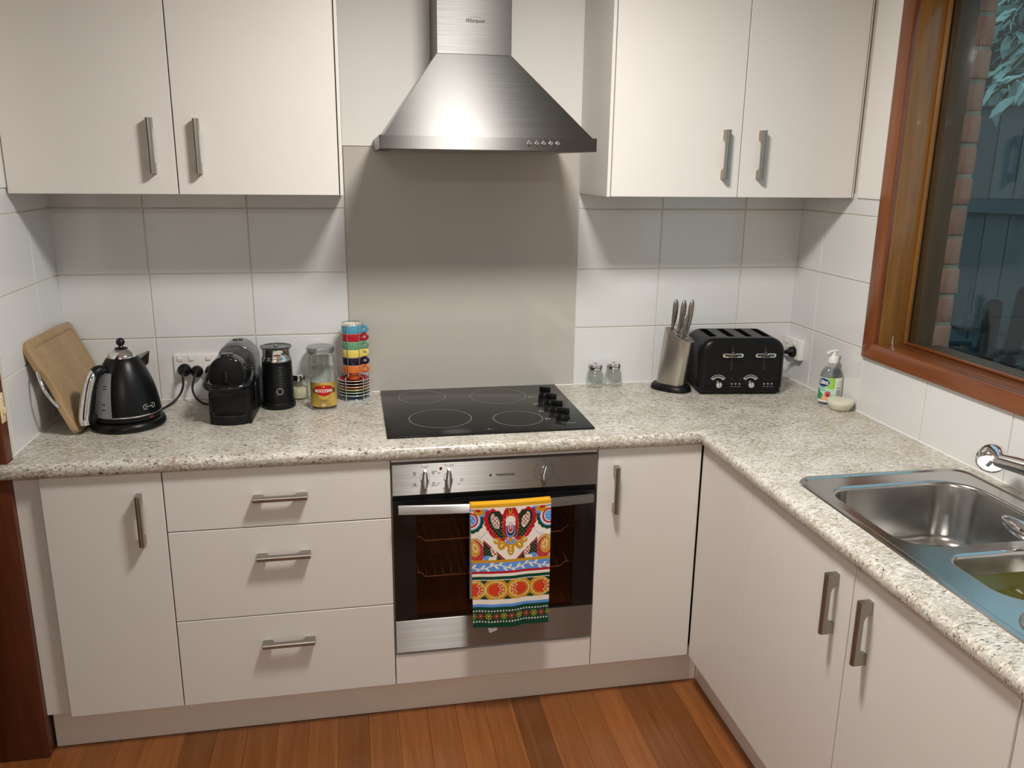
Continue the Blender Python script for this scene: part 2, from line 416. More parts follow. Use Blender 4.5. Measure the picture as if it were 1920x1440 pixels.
# ------------------------------------------------------------------ walls
wb = box('wall_back', (-1.1, 1.62, .0, .12, 0, CEIL), M_GROUT); struct('', o=wb)
TT = .003
def tiles_xz(cols, rows):
    for x0, x1 in cols:
        for z0, z1 in rows:
            box('tile', (x0+.002, x1-.002, -TT, .002, z0+.002, z1-.002), M_TILE, wb, .0012, 1)
ROWS = [(ZC-.002, L3), (L3, L2), (L2, L1), (L1, 1.56)]
tiles_xz([(XL, V1), (V1, V2), (V2, SL)], ROWS)
tiles_xz([(SR, W1), (W1, W2), (W2, XR)], ROWS)
box('painted_panel', (SL-.01, SR+.01, -.006, .001, 1.686, CEIL), M_WALL, wb)
sp = box('splashback', (SL+.001, SR-.001, -.006, -.0003, ZC-.001, 1.684), M_SPLASH, None, .0006, 1)
tag(sp, 'taupe back-painted glass splashback behind the black cooktop', 'splashback')

wl = box('wall_left', (-1.1, XL, -.53, .0, 0, CEIL), M_GROUT); struct('', o=wl)
for y0, y1 in ((-.192, 0), (-.5, -.192)):
    for z0, z1 in [(ZC-.002, L3), (L3, L2), (L2, L1), (L1, 1.56)]:
        box('tile', (XL-.002, XL+TT, y0+.002, y1-.002, z0+.002, z1-.002), M_TILE, wl, .0012, 1)
box('painted_panel', (XL-.001, XL+.005, -.53, 0, 1.56, CEIL), M_WALL, wl)

d1 = struct('door_1', label='dark red-brown timber door frame beside the left end of the worktop')
box('jamb', (-1.10, -.970, -.576, -.5305, 0, 2.1), M_DARKWOOD, d1, .004)
stp = box('strike_plate', (-.9703, -.9665, -.572, -.545, .985, 1.062), M_CREAMPL, d1, .002); stp['label'] = 'cream painted metal strike plate'
lathe('screw', [(0, 0), (.004, 0), (.003, .0015), (0, .002)], M_CREAMPL, stp, 12).matrix_local = Matrix.Translation((-.9665, -.559, 1.05)) @ Matrix.Rotation(PI/2, 4, 'Y')
box('latch', (-.9667, -.962, -.563, -.551, 1.008, 1.024), M_CREAMPL, stp, .001)
# the rest of the room behind the camera
struct('', o=box('wall_hall', (-2.6, -2.5, -6.2, 0, 0, CEIL), M_WALL))
struct('', o=boxes('wall_left_rear', [(-1.1, -1.0, -6.2, -1.5, 0, CEIL), (-1.1, -1.0, -1.5, -.576, 2.1, CEIL), (-2.5, -1.1, -.1, 0, 0, CEIL)], M_WALL))
struct('', o=box('wall_front', (-2.6, 1.7, -6.3, -6.2, 0, CEIL), M_WALL))
struct('', o=box('ceiling', (-2.6, 1.7, -6.3, .12, CEIL, CEIL+.1), M_CEIL))

# right wall with the window opening
WY0, WY1, WZ0, WZ1 = -2.35, -.52, 1.11, 2.13
wr = boxes('wall_right', [(XR, 1.615, WY1, 0, 0, CEIL), (XR, 1.615, WY0, WY1, 0, 1.085), (XR, 1.615, WY0, WY1, WZ1, CEIL), (XR, 1.615, -6.2, WY0, 0, CEIL),
                          ], M_GROUT); struct('', o=wr)
boxes('mortar_bed', [(1.615, 1.7245, -.5475, .1, 0, CEIL), (1.615, 1.722, WY0-.3, -.544, 0, 1.03), (1.615, 1.722, WY0-.3, WY0, 1.03, CEIL)], M_MORTAR, wr)
YA = -.4665       # outer edge of the architrave
for y0, y1, rows in ((R1, 0, ROWS), (YA, R1, ROWS), (R3, YA, [(ZC-.002, 1.062)]), (R4, R3, [(ZC-.002, 1.062)]), (R4-.308, R4, [(ZC-.002, 1.062)]), (R4-.617, R4-.308, [(ZC-.002, 1.062)]), (R4-.925, R4-.617, [(ZC-.002, 1.062)])):
    for z0, z1 in rows:
        box('tile', (XR-TT, XR+.002, y0+.002, y1-.002, z0+.002, z1-.002), M_TILE, wr, .0012, 1)
box('painted_panel', (XR-.009, XR+.001, -.474, -.337, ZU+.0015, CEIL), M_WALL, wr, .001, 1)
boxes('plaster', [(XR-.004, XR+.001, -6.2, WY0-.05, 0, CEIL), (XR-.004, XR+.001, WY0, -.47, WZ1+.05, CEIL)], M_WALL, wr)
rb = random.Random(3)
bz = 1.003
while bz < 2.25:
    bm = bmesh.new(); add_box(bm, 1.619+rb.uniform(-.001, .001), 1.7275+rb.uniform(-.004, .004), -.551+rb.uniform(-.002, .002), -.33, bz, bz+.0775, bev=.005, seg=2)
    for v_ in bm.verts: v_.co += Vector((rb.uniform(-.0012, .0012), rb.uniform(-.0008, .0008), rb.uniform(-.0012, .0012)))
    from_bm('brick', bm, M_BRICK, wr, 60); bz += .0885

# window
w1 = struct('window_1', label='timber framed window over the sink with red-brown architrave')
AX = XR-.016
box('architrave', (AX, XR+.004, -.522, YA, 1.062, 2.2), M_TRIM, w1, .004).data
bm = bmesh.new()
for pts in [((YA, 1.062), (WY0-.05, 1.062), (WY0-.05, 1.112), (-.5195, 1.112))]:
    a = [bm.verts.new((AX-.0006, y, z)) for y, z in pts]; b = [bm.verts.new((XR+.004, y, z)) for y, z in pts]
    bm.faces.new(a); bm.faces.new(b[::-1])
    for i in range(4): bm.faces.new((a[i], b[i], b[(i+1) % 4], a[(i+1) % 4]))
    bmesh.ops.bevel(bm, geom=[e for e in bm.edges], offset=.003, segments=2, affect='EDGES', profile=.5)
from_bm('architrave', bm, M_TRIMH, w1)
box('architrave', (AX, XR+.004, WY0-.05, WY0, 1.112, 2.2), M_TRIM, w1, .004)
box('architrave', (AX, XR+.004, WY0-.05, YA, 2.135, 2.185), M_TRIMH, w1, .004)
box('jamb', (XR+.004, 1.60, -.522, -.50, WZ0-.02, WZ1), M_JAMB, w1, .002)
box('jamb', (XR+.004, 1.60, WY0, WY0+.02, WZ0-.02, WZ1), M_JAMB, w1, .002)
box('head_jamb', (XR+.004, 1.60, WY0, -.50, WZ1-.012, WZ1+.01), M_JAMB, w1, .002)
box('sill', (XR+.004, 1.60, WY0, -.51, WZ0-.025, WZ0), M_TRIMH, w1, .003)
box('glazing_bead', (1.588, 1.601, -.532, -.522, WZ0, WZ1), M_JAMB, w1, .003)
box('glazing_bead', (1.590, 1.601, WY0+.02, -.532, WZ0, WZ0+.009), M_TRIMH, w1, .003)
gp = box('glass_pane', (1.601, 1.606, WY0+.01, -.523, WZ0-.005, WZ1), G_WIN, w1)
boxes('outer_frame', [(1.607, 1.668, -.554, -.50, 1.04, WZ1+.05), (1.607, 1.70, WY0, -.547, 1.04, WZ0-.002), (1.607, 1.655, WY0, -.5, WZ1, WZ1+.08)], M_OUTFRAME, w1, .002)
pin = lathe('stay_pin', [(0, 0), (.0045, 0), (.0045, .018), (.0032, .019), (.0032, .03), (0, .031)], M_CHROME, w1, 14); pin.location = (1.536, -.545, WZ0)

# kitchen lamp fitting (overhead, out of frame)
M_DIFF = bpy.data.materials.new('lamp_diffuser'); M_DIFF.use_nodes = True
_b = bsdf(M_DIFF); _b.inputs['Emission Color'].default_value = (1, .9, .77, 1); _b.inputs['Emission Strength'].default_value = 3.0
def fitting(loc, r, label):
    t = thing('ceiling_light', label, 'ceiling light', (loc[0], loc[1], CEIL))
    lathe('backing_plate', [(0, 0), (r, 0), (r, -.03), (r*.8, -.034), (0, -.034)], M_WHITEPL, t)
    lathe('diffuser', [(0, -.044), (r*.75, -.042), (r*.8, -.034), (r*.7, -.033), (0, -.033)], M_DIFF, t)
fitting(LAMP, .12, 'round white ceiling light above the cooktop aisle')
fitting((-.6, -4.0), .28, 'large round white ceiling light over the dining area')

# ------------------------------------------------------------------ bar handle (one mesh for all)
def handle_mesh(l, name='handle', s=.031, w=.014):
    h = l/2
    out = [(-h, 0), (-h, s), (h, s), (h, 0), (h-.026, 0), (h-.030, .0075)]
    for i in range(7):
        a = .5*PI*i/6; out.append((h-.030-.018*(1-math.cos(a))*1.0-.0, .0075+.0095*math.sin(a)))
    for i in range(7):
        a = .5*PI*(1-i/6); out.append((-h+.028+.009*(1-math.cos(a)), .0075+.0095*math.sin(a)))
    out += [(-h+.027, .0075), (-h+.025, 0)]
    poly = []
    for p in out:
        if not poly or math.hypot(p[0]-poly[-1][0], p[1]-poly[-1][1]) > 5e-4: poly.append(p)
    bm = bmesh.new()
    a = [bm.verts.new((u, -v, -w/2)) for u, v in poly]; b = [bm.verts.new((u, -v, w/2)) for u, v in poly]
    n = len(poly); bm.faces.new(a); bm.faces.new(b[::-1])
    for i in range(n): bm.faces.new((a[i], b[i], b[(i+1) % n], a[(i+1) % n]))
    es = [e for e in bm.edges if all(abs(v.co.y+s) < 1e-6 for v in e.verts) and abs(e.verts[0].co.x-e.verts[1].co.x) > .01]
    bmesh.ops.bevel(bm, geom=es, offset=.0052, segments=5, affect='EDGES', profile=.5)
    bmesh.ops.recalc_face_normals(bm, faces=bm.faces)
    bmesh.ops.triangulate(bm, faces=[f for f in bm.faces if len(f.verts) > 6])
    me = bpy.data.meshes.new(name); bm.to_mesh(me); bm.free(); me.materials.append(M_NICKEL); me.shade_smooth()
    me.set_sharp_from_angle(angle=math.radians(35)); return me
H_ME = handle_mesh(.144)
def handle(parent, loc, orient):
    o = bpy.data.objects.new('handle', H_ME); COL.objects.link(o); o.parent = parent; o.location = loc
    o.rotation_euler = {'h': (0, 0, 0), 'v': (0, -PI/2, 0), 'rv': (0, -PI/2, -PI/2)}[orient]
    if orient == 'rv': o.matrix_local = Matrix.Translation(loc) @ Matrix.Rotation(-PI/2, 4, 'Z') @ Matrix.Rotation(-PI/2, 4, 'Y')
    return o
G_ = .0015   # half joint between fronts
def front(parent, name, x0, x1, z0, z1, y=YF, t=.018):
    return box(name, (x0+G_, x1-G_, y, y+t, z0+G_, z1-G_), M_LAM, parent, .0012, 1)
def carcass(parent, x0, x1, y0, y1, z0, z1, top=True, t=.016):
    bs = [(x0, x0+t, y0, y1, z0, z1), (x1-t, x1, y0, y1, z0, z1), (x0+t, x1-t, y0, y1, z0, z0+t), (x0+t, x1-t, y1-t, y1, z0+t, z1)]
    if top: bs.append((x0+t, x1-t, y0, y1-t, z1-t, z1))
    return boxes('carcass', bs, M_CARC, parent)

# ------------------------------------------------------------------ wall cabinets
UZ = 2.32
def wall_cabinet(label, xs, side, hx, zend):
    t = thing('wall_cabinet', label, 'cabinet', (0, 0, 0))
    x0, x1 = xs[0], xs[-1]
    carcass(t, x0 if side != 'L' else x0, x1, DU+.02, -.008, ZU, UZ)
    for a, b, hxx in ((xs[0], xs[1], hx[0]), (xs[1], xs[2], hx[1])):
        dr = box('door', (a+G_, b-G_, DU, DU+.018, ZU+.001, UZ), M_LAM, t, .0012, 1)
        handle(dr, (hxx, DU, 1.6715), 'v')
    return t
lc = wall_cabinet('white two-door wall cabinet left of the steel rangehood', (-.9722, -.5427, -.1115), 'L', (-.6005, -.4825), 0)
box('end_panel', (-.1115+G_, SL-.0005, DU, -.008, ZU, UZ), M_LAM, lc, .0012, 1)
box('filler_strip', (XL+.006, -.9722-G_, DU+.003, DU+.019, ZU+.001, UZ), M_LAM, lc)
rc = wall_cabinet('white two-door wall cabinet right of the steel rangehood', (.6865, 1.0951, 1.4865), 'R', (1.0413, 1.1575), 0)
box('end_panel', (SR+.0005, .6865-G_, DU, -.008, ZU, UZ), M_LAM, rc, .0012, 1)
box('filler_strip', (1.4865+G_, XR-.0095, DU+.003, DU+.019, ZU+.001, UZ), M_LAM, rc)
bk = boxes('bulkhead', [(XL+.006, SL, DU+.01, 0, UZ+.002, CEIL), (SR, XR-.010, DU+.01, 0, UZ+.002, CEIL)], M_WALL, None); struct('', o=bk)

# ------------------------------------------------------------------ base cabinets
CY0 = YF+.0195
t = thing('base_cabinet', 'single-door white base cabinet at the left end under the kettle', 'cabinet')
carcass(t, -.9015, -.6005, CY0, -.02, ZB, .836)
dr = front(t, 'door', -.9018, -.6007, ZB, ZT); handle(dr, (-.661, YF, .709), 'v')
box('filler_panel', (-.9695, -.9035, CY0+.002, CY0+.018, ZB, ZT-.002), M_LAM, t, .001, 1)
t = thing('drawer_cabinet', 'white three-drawer base cabinet left of the oven', 'cabinet')
carcass(t, -.5995, -.0015, CY0, -.02, ZB, .836)
for z0, z1, hz in ((.6626, ZT, .7505), (.3926, .6626, .5765), (ZB, .3926, .306)):
    dr = front(t, 'drawer', -.6007, 0., z0, z1); handle(dr, (-.2995, YF, hz), 'h')
t = thing('oven_cabinet', 'white oven housing with thin top rail and plain panel under the oven', 'cabinet')
boxes('carcass', [(.0005, .012, CY0, -.02, ZB, .836), (.588, .5995, CY0, -.02, ZB, .836), (.012, .588, CY0, -.02, ZB, ZB+.016)], M_CARC, t)
front(t, 'top_rail', 0, .6, .8255, ZT-.001, YF+.004)
front(t, 'bottom_panel', 0, .6, ZB, .2245)
t = thing('base_cabinet', 'white base cabinet between the oven and the inner corner', 'cabinet')
carcass(t, .6015, .92, CY0, -.02, ZB, .836)
dr = front(t, 'door', .6, .9235, ZB, ZT); handle(dr, (.6555, YF, .713), 'v')
# right-hand run, fronts face -x
def frontx(parent, name, y0, y1, z0=ZB, z1=ZT, x=XF, m=M_LAM, t=.018):
    return box(name, (x, x+t, y0+G_, y1-G_, z0+G_, z1-G_), m, parent, .0012, 1)
t = thing('corner_cabinet', 'plain white blind corner panel at the inside corner of the base units', 'cabinet')
frontx(t, 'blind_panel', -.9020, YF-.0035)
boxes('carcass', [(.945, 1.49, -.90, -.57, ZB, ZB+.016), (.945, 1.49, -.90, -.884, ZB+.016, .836)], M_CARC, t)
t = thing('sink_cabinet', 'white two-door base cabinet under the sink', 'cabinet')
boxes('carcass', [(.945, 1.49, -1.82, -.905, ZB, ZB+.016), (.945, 1.49, -.921, -.905, ZB+.016, .836), (.945, 1.49, -1.82, -1.804, ZB+.016, .836), (1.474, 1.49, -1.804, -.921, ZB+.016, .836)], M_CARC, t)
dr = frontx(t, 'door', -1.370, -.902); handle(dr, (XF, -1.3115, .7165), 'rv')
dr = frontx(t, 'door', -1.8205, -1.370); handle(dr, (XF, -1.4335, .7165), 'rv')
t = thing('dishwasher', 'dark dishwasher at the near end of the right-hand run', 'dishwasher')
box('housing', (.95, 1.49, -2.46, -1.8745, ZB, .834), M_BLACKPL, t)
box('door', (.93, .95, -2.458, -1.8765, ZB, .70), M_BLACKPL, t, .002); box('control_panel', (.93, .95, -2.458, -1.8765, .703, .834), M_BLACKGL, t, .002)
t = tag(box('end_panel', (XF, 1.49, -1.872, -1.823, .0, ZT-.001), M_LAM, None, .001, 1), 'white end panel between the sink cabinet and the dishwasher', 'panel')
kb = box('kickboard', (-.9662, .9775, YF+.05, YF+.066, .0005, ZB-.0005), M_KICK, None, .001, 1); tag(kb, 'white kickboard along the floor beneath the oven and drawers', 'kickboard')
kb = box('kickboard', (.9778, .9938, -1.822, YF+.05, .0005, ZB-.0005), M_KICK, None, .001, 1); tag(kb, 'shadowed kickboard along the floor beneath the sink cabinet', 'kickboard')

# ------------------------------------------------------------------ worktop
SX0, SX1, SY0, SY1 = .982, 1.468, -2.06, -.985          # sink outline
ym = -.582; xm = .923
wt = thing('worktop', 'L-shaped speckled beige stone-look worktop with rounded front edge', 'worktop')
bm = bmesh.new()
XLw, XRw, YB = XL+TT+.0005, XR-TT-.0005, -.0065
def loopv(pts, z): return [bm.verts.new((x, y, z)) for x, y in pts]
def ring_edges(vs): return [bm.edges.new((vs[i], vs[(i+1) % len(vs)])) for i in range(len(vs))]
outer = [(XLw, YB), (XRw, YB), (XRw, -2.55), (xm, -2.55), (xm, ym), (-.983, ym), (-.983, -.5775), (-.9685, -.5775), (-.9685, -.5285), (XLw, -.5285)]
hole = rrect(SX0+.02, SX1-.02, -1.70, SY1-.02, .03, 4)
for z in (ZC, ZC-.038):
    es = ring_edges(loopv(outer, z)) + ring_edges(loopv(hole, z)); bmesh.ops.triangle_fill(bm, use_beauty=True, edges=es)
bmesh.ops.remove_doubles(bm, verts=bm.verts, dist=1e-6)
def wall_strip(pts):
    for (xa, ya), (xb, yb) in zip(pts, pts[1:]):
        q = [bm.verts.new((xa, ya, ZC)), bm.verts.new((xb, yb, ZC)), bm.verts.new((xb, yb, ZC-.038)), bm.verts.new((xa, ya, ZC-.038))]; bm.faces.new(q)
wall_strip(hole+[hole[0]]); wall_strip(outer[5:]+outer[:4])
bmesh.ops.remove_doubles(bm, verts=bm.verts, dist=1e-5)
from_bm('top', bm, M_TOP, wt, 10)
bm = bmesh.new()
prof = [(0, ZC)]
for i in range(1, 9):
    a = .5*PI*i/8; prof.append((.018*math.sin(a), ZC-.017*(1-math.cos(a))))
for i in range(1, 7):
    a = .5*PI*i/6; prof.append((.018-.010*(1-math.cos(a)), ZC-.017-.021*math.sin(a)))
prof.append((0, ZC-.038))
path = [lambda s: (-.983-.0, ym-s), lambda s: (xm-s, ym-s), lambda s: (xm-s, -2.55)]
rings = [[bm.verts.new((*p(s), z)) for s, z in prof] for p in path]
for a, b in zip(rings, rings[1:]):
    for i in range(len(prof)-1): bm.faces.new((a[i], b[i], b[i+1], a[i+1]))
bm.faces.new(rings[0]); bm.faces.new(rings[-1][::-1])
bmesh.ops.remove_doubles(bm, verts=bm.verts, dist=1e-5)
from_bm('rounded_edge', bm, M_TOP, wt, 30)
tubes('sealant_bead', [([(XL+TT+.001, YB, ZC+.001), (XR-TT-.001, YB, ZC+.001)], .0022, False), ([(XR-TT-.001, YB, ZC+.001), (XR-TT-.001, -2.5, ZC+.001)], .0028, False), ([(XL+TT+.001, -.52, ZC+.001), (XL+TT+.001, YB, ZC+.001)], .002, False)], M_WHITEPL, wt, 6)

# ------------------------------------------------------------------ rangehood
hx0, hx1, hy, hz0, hz1 = -.003, .5885, -.49, 1.6705, 1.7065
cx0, cx1, cy = .1785, .3975, -.22
t = thing('rangehood', 'stainless steel canopy rangehood with chimney above the cooktop', 'rangehood')
box('lip', (hx0, hx1, hy, -.0065, hz0, hz1), M_STEEL, t, .0015, 1)
a = [(hx0+.012, hy+.004, hz1), (hx1-.012, hy+.004, hz1), (hx1-.012, -.0065, hz1), (hx0+.012, -.0065, hz1)]
b = [(cx0-.001, cy-.001, 1.942), (cx1+.001, cy-.001, 1.942), (cx1+.001, -.0065, 1.942), (cx0-.001, -.0065, 1.942)]
from_py('canopy', a+b, [(0, 1, 5, 4), (1, 2, 6, 5), (2, 3, 7, 6), (3, 0, 4, 7), (4, 5, 6, 7), (0, 3, 2, 1)], M_STEEL, t, None)
box('chimney', (cx0, cx1, cy, -.0065, 1.943, CEIL-.001), M_CHIM, t, .001, 1)
for i, bx in enumerate((.3985, .4195, .4385, .458, .4775)):
    b_ = lathe('button', [(0, .007), (.003, .0065), (.0042, .004), (.0042, .0015), (.0058, .001), (.0058, 0), (0, 0)], M_CHROME, t, 16)
    b_.matrix_local = Matrix.Translation((bx, hy, 1.6915)) @ Matrix.Rotation(PI/2, 4, 'X')
    if i: box('button_mark', (bx-.002, bx+.002, hy-.0003, hy, 1.6795, 1.6835), M_PRINT, t)
text('lettering', 'Whirlpool', .0135, M_PRINT, t, lambda u, v: (.289+u, cy-.0008, 2.034+v), .35, .0002)
tube('lettering', [(.291+.024*math.cos(a_), cy-.0005, 2.036+.0085*math.sin(a_)) for a_ in [i*PI/8-.4 for i in range(13)]], .00022, M_PRINT, t, 4)
box('filter', (hx0+.04, hx1-.04, hy+.05, -.04, hz0-.002, hz0+.001), M_NICKEL, t)

# ------------------------------------------------------------------ cooktop
t = thing('cooktop', 'black ceramic glass cooktop with four ringed zones and four knobs', 'cooktop', (.3, -.267, ZC))
M_HOB = mottled('black_ceramic_glass', (.016, .016, .015), .14, .1, spec=.14)
box('glass_top', (-.305, .3055, -.255, .255, .0, .006), M_HOB, t, .002)
def annulus(name, cx, cy_, r0, r1, z, m, parent, seg=64):
    vs = []; fs = []
    for i in range(seg):
        a_ = 2*PI*i/seg
        for r in (r0, r1): vs.append((cx+r*math.cos(a_), cy_+r*math.sin(a_), z))
    for i in range(seg): j = (i+1) % seg; fs.append((2*i, 2*i+1, 2*j+1, 2*j))
    return from_py(name, vs, fs, m, parent, None, False)
M_RING = mottled('zone_ring_print', (.34, .33, .31), .4, .05)
for rx, ry, rr in ((.1285, -.114, .0775), (.379, -.137, .093), (.163, -.362, .095), (.397, -.397, .076)):
    annulus('zone_ring', rx-.3, ry+.267, rr-.0011, rr+.0003, .0063, M_RING, t)
for ky in (-.170, -.255, -.337, -.420):
    kx = .5335-.3; yy = ky+.267
    kn = lathe('knob', [(0, .0), (.021, 0), (.0215, .004), (.019, .012), (.0165, .0165), (0, .018)], M_BLACK, t, 28, (kx, yy, .006))
    g = slab('grip', rrect(-.0045, .0045, -.0195, .0195, .004, 3), .018, M_BLACK, kn, .002, 2); g.location = (kx, yy, .0225); g.rotation_euler = (0, 0, 1.0)
    for q in range(4):
        gx, gy = kx-.055+.009*(q % 2)+random.uniform(-.001, .001), yy-.0+.009*(q//2)
        box('zone_mark', (gx, gx+.0055, gy-.002, gy+.002, .0062, .0064), M_RING if q else M_LIGHTPRINT, t)
text('lettering', 'Westinghouse', .0068, M_LIGHTPRINT, t, lambda u, v: (.541-.3+u*1.1, -.2045+v+.005, .0066))
text('lettering', 'Westinghouse', .005, M_RING, t, lambda u, v: (-.007+u, -.228+v, .0066))
box('lettering', (-.0095, -.0055, -.2235, -.219, .0062, .0065), M_RING, t)

# ------------------------------------------------------------------ oven
t = thing('oven', 'built-in stainless steel oven with black glass door under the cooktop', 'oven')
oy = YF-.006
cp = box('control_panel', (.0025, .5975, oy, YF+.02, .7305, .8225), M_OVST, t, .0015, 1)
for kx, kz, w_, h_, tilt in ((.0945, .781, .0095, .026, 0), (.1615, .7795, .0095, .028, 0), (.438, .7815, .0075, .024, .12)):
    base = lathe('knob', [(0, .001), (.013, .001), (.0135, .0), (.0135, -.001), (0, -.001)], M_OVST, t, 28)
    base.matrix_local = Matrix.Translation((kx, oy-.001, kz)) @ Matrix.Rotation(PI/2, 4, 'X')
    poly = [(-w_*.35, h_), (w_*.35, h_), (w_, -h_*.25), (w_*.45, -h_), (-w_*.45, -h_), (-w_, -h_*.25)]
    g = slab('grip', poly, .02, M_OVST, t, .003, 2, lambda u, v, w: (u, -w, v)); g.location = (kx, oy-.001, kz); g.rotation_euler = (0, tilt, 0)
P2 = lambda cx_, cz_: (lambda u, v: (cx_+u, oy-.0006, cz_+v))
text('lettering', 'Westinghouse', .0092, M_PRINT, cp, P2(.3235, .7785), off=.0002)
box('lettering', (.2785, .2845, oy-.0006, oy, .7755, .7815), M_PRINT, cp)
items = [('Function', .0055, P2(.0945, .8145), 0), ('Off', .0045, P2(.0945, .8105), 0), ('Oven Select', .0055, P2(.163, .8155), 0), ('Off', .0045, P2(.1615, .8105), 0),
         ('Bake', .0045, P2(.066, .7985), 0), ('Fan Grill', .0045, P2(.066, .7585), 0), ('Grill', .0045, P2(.0945, .7445), 0), ('Fan Bake', .0045, P2(.121, .8), 0), ('Light', .0045, P2(.134, .794), 0),
         ('Light Only', .0045, P2(.121, .757), 0), ('Oven', .0045, P2(.199, .772), 0), ('Grill', .0045, P2(.199, .767), 0), ('250', .0045, P2(.191, .757), 0), ('150', .0045, P2(.132, .7625), 0), ('200', .0045, P2(.147, .747), 0), ('Timer', .005, P2(.438, .8165), 0), ('Off', .0045, P2(.438, .8105), 0), ('Man', .0045, P2(.456, .8105), 0), ('60', .0045, P2(.436, .7475), 0)]
texts('lettering', items, M_PRINT, cp)
marks = []
for i in range(3, 22):
    a_ = -PI*.5+2*PI*i/24+.0
    px_, pz_ = .438+.029*math.sin(a_+PI*.5), .7805+.029*math.cos(a_+PI*.5)
    marks.append((px_-.0013, px_+.0013, oy-.0006, oy, pz_-.0011, pz_+.0011))
for mx, mz in ((.066, .793), (.066, .7635), (.118, .7945), (.119, .763)): marks += [(mx-.003, mx+.003, oy-.0006, oy, mz-.0028, mz-.0022), (mx-.003, mx+.003, oy-.0006, oy, mz+.0022, mz+.0028), (mx-.003, mx-.0024, oy-.0006, oy, mz-.0028, mz+.0028), (mx+.0024, mx+.003, oy-.0006, oy, mz-.0028, mz+.0028)]
boxes('dial_marks', marks, M_PRINT, cp)['kind'] = 'stuff'
lathe('indicator', [(0, .0012), (.0035, .001), (.004, 0), (0, 0)], mottled('dark_red_lens', (.10, .01, .008), .2, .1), cp, 16).matrix_local = Matrix.Translation((.1395, oy, .8065)) @ Matrix.Rotation(PI/2, 4, 'X')
box('vent_strip', (.004, .596, YF+.004, YF+.02, .7135, .7300), M_BLACKPL, t)
boxes('vent_slot', [(.19+i*.0105, .197+i*.0105, YF+.0028, YF+.0045, .7235, .7265) for i in range(20)], M_DARKJOINT, t)
dr = bpy.data.objects.new('door', None); COL.objects.link(dr); dr.parent = t
boxes('door_frame', [(.003, .066, oy, YF+.016, .339, .7130), (.533, .597, oy, YF+.016, .339, .7130), (.066, .533, oy, YF+.016, .668, .7130), (.066, .533, oy, YF+.016, .339, .345)], M_BLACKGL, dr)
box('door_glass', (.066, .533, oy+.0003, oy+.004, .345, .668), G_OVEN, dr)
box('lower_panel', (.003, .597, oy, YF+.018, .2335, .3385), M_OVST, dr, .0015, 1)
n = 24; pts = []
for i in range(n+1):
    u = i/n; pts.append((.017+.563*u, oy-.030-.020*math.sin(PI*u), .7005))
rings = [[(x_, y_+dy, z_+dz) for dy, dz in rrect(-.006, .006, -.0125, .0125, .003, 2)] for x_, y_, z_ in pts]
hb = loft('handle', rings, M_OVST, dr); hb['label'] = 'bowed brushed steel door bar'
for ex in (.028, .569): box('handle_post', (ex-.009, ex+.009, oy-.036, oy, .690, .711), M_BLACKGL, hb, .003)
M_RACK = mottled('oven_rack_steel', (.62, .58, .54), .45, .05, metal=.6)
# cavity and racks
boxes('cavity', [(.05, .062, YF+.02, -.10, .30, .70), (.538, .55, YF+.02, -.10, .30, .70), (.05, .55, -.112, -.10, .30, .70), (.05, .55, YF+.02, -.10, .30, .312), (.05, .55, YF+.02, -.10, .69, .70)], M_INNER, t)
for rz_ in (.57, .455):
    ls = [([(.072, -.545, rz_+.016), (.085, -.545, rz_+.012), (.095, -.545, rz_), (.505, -.545, rz_), (.515, -.545, rz_+.012), (.53, -.545, rz_+.016)], .0022, False), ([(.072, -.15, rz_), (.53, -.15, rz_)], .002, False)]
    ls += [([(.10+i*.025, -.545, rz_), (.10+i*.025, -.15, rz_)], .0013, False) for i in range(17)]
    ls += [([(.075, -.545, rz_+.014), (.075, -.13, rz_+.014)], .002, False), ([(.527, -.545, rz_+.014), (.527, -.13, rz_+.014)], .002, False)]
    tubes('rack', ls, M_RACK, t, 6)

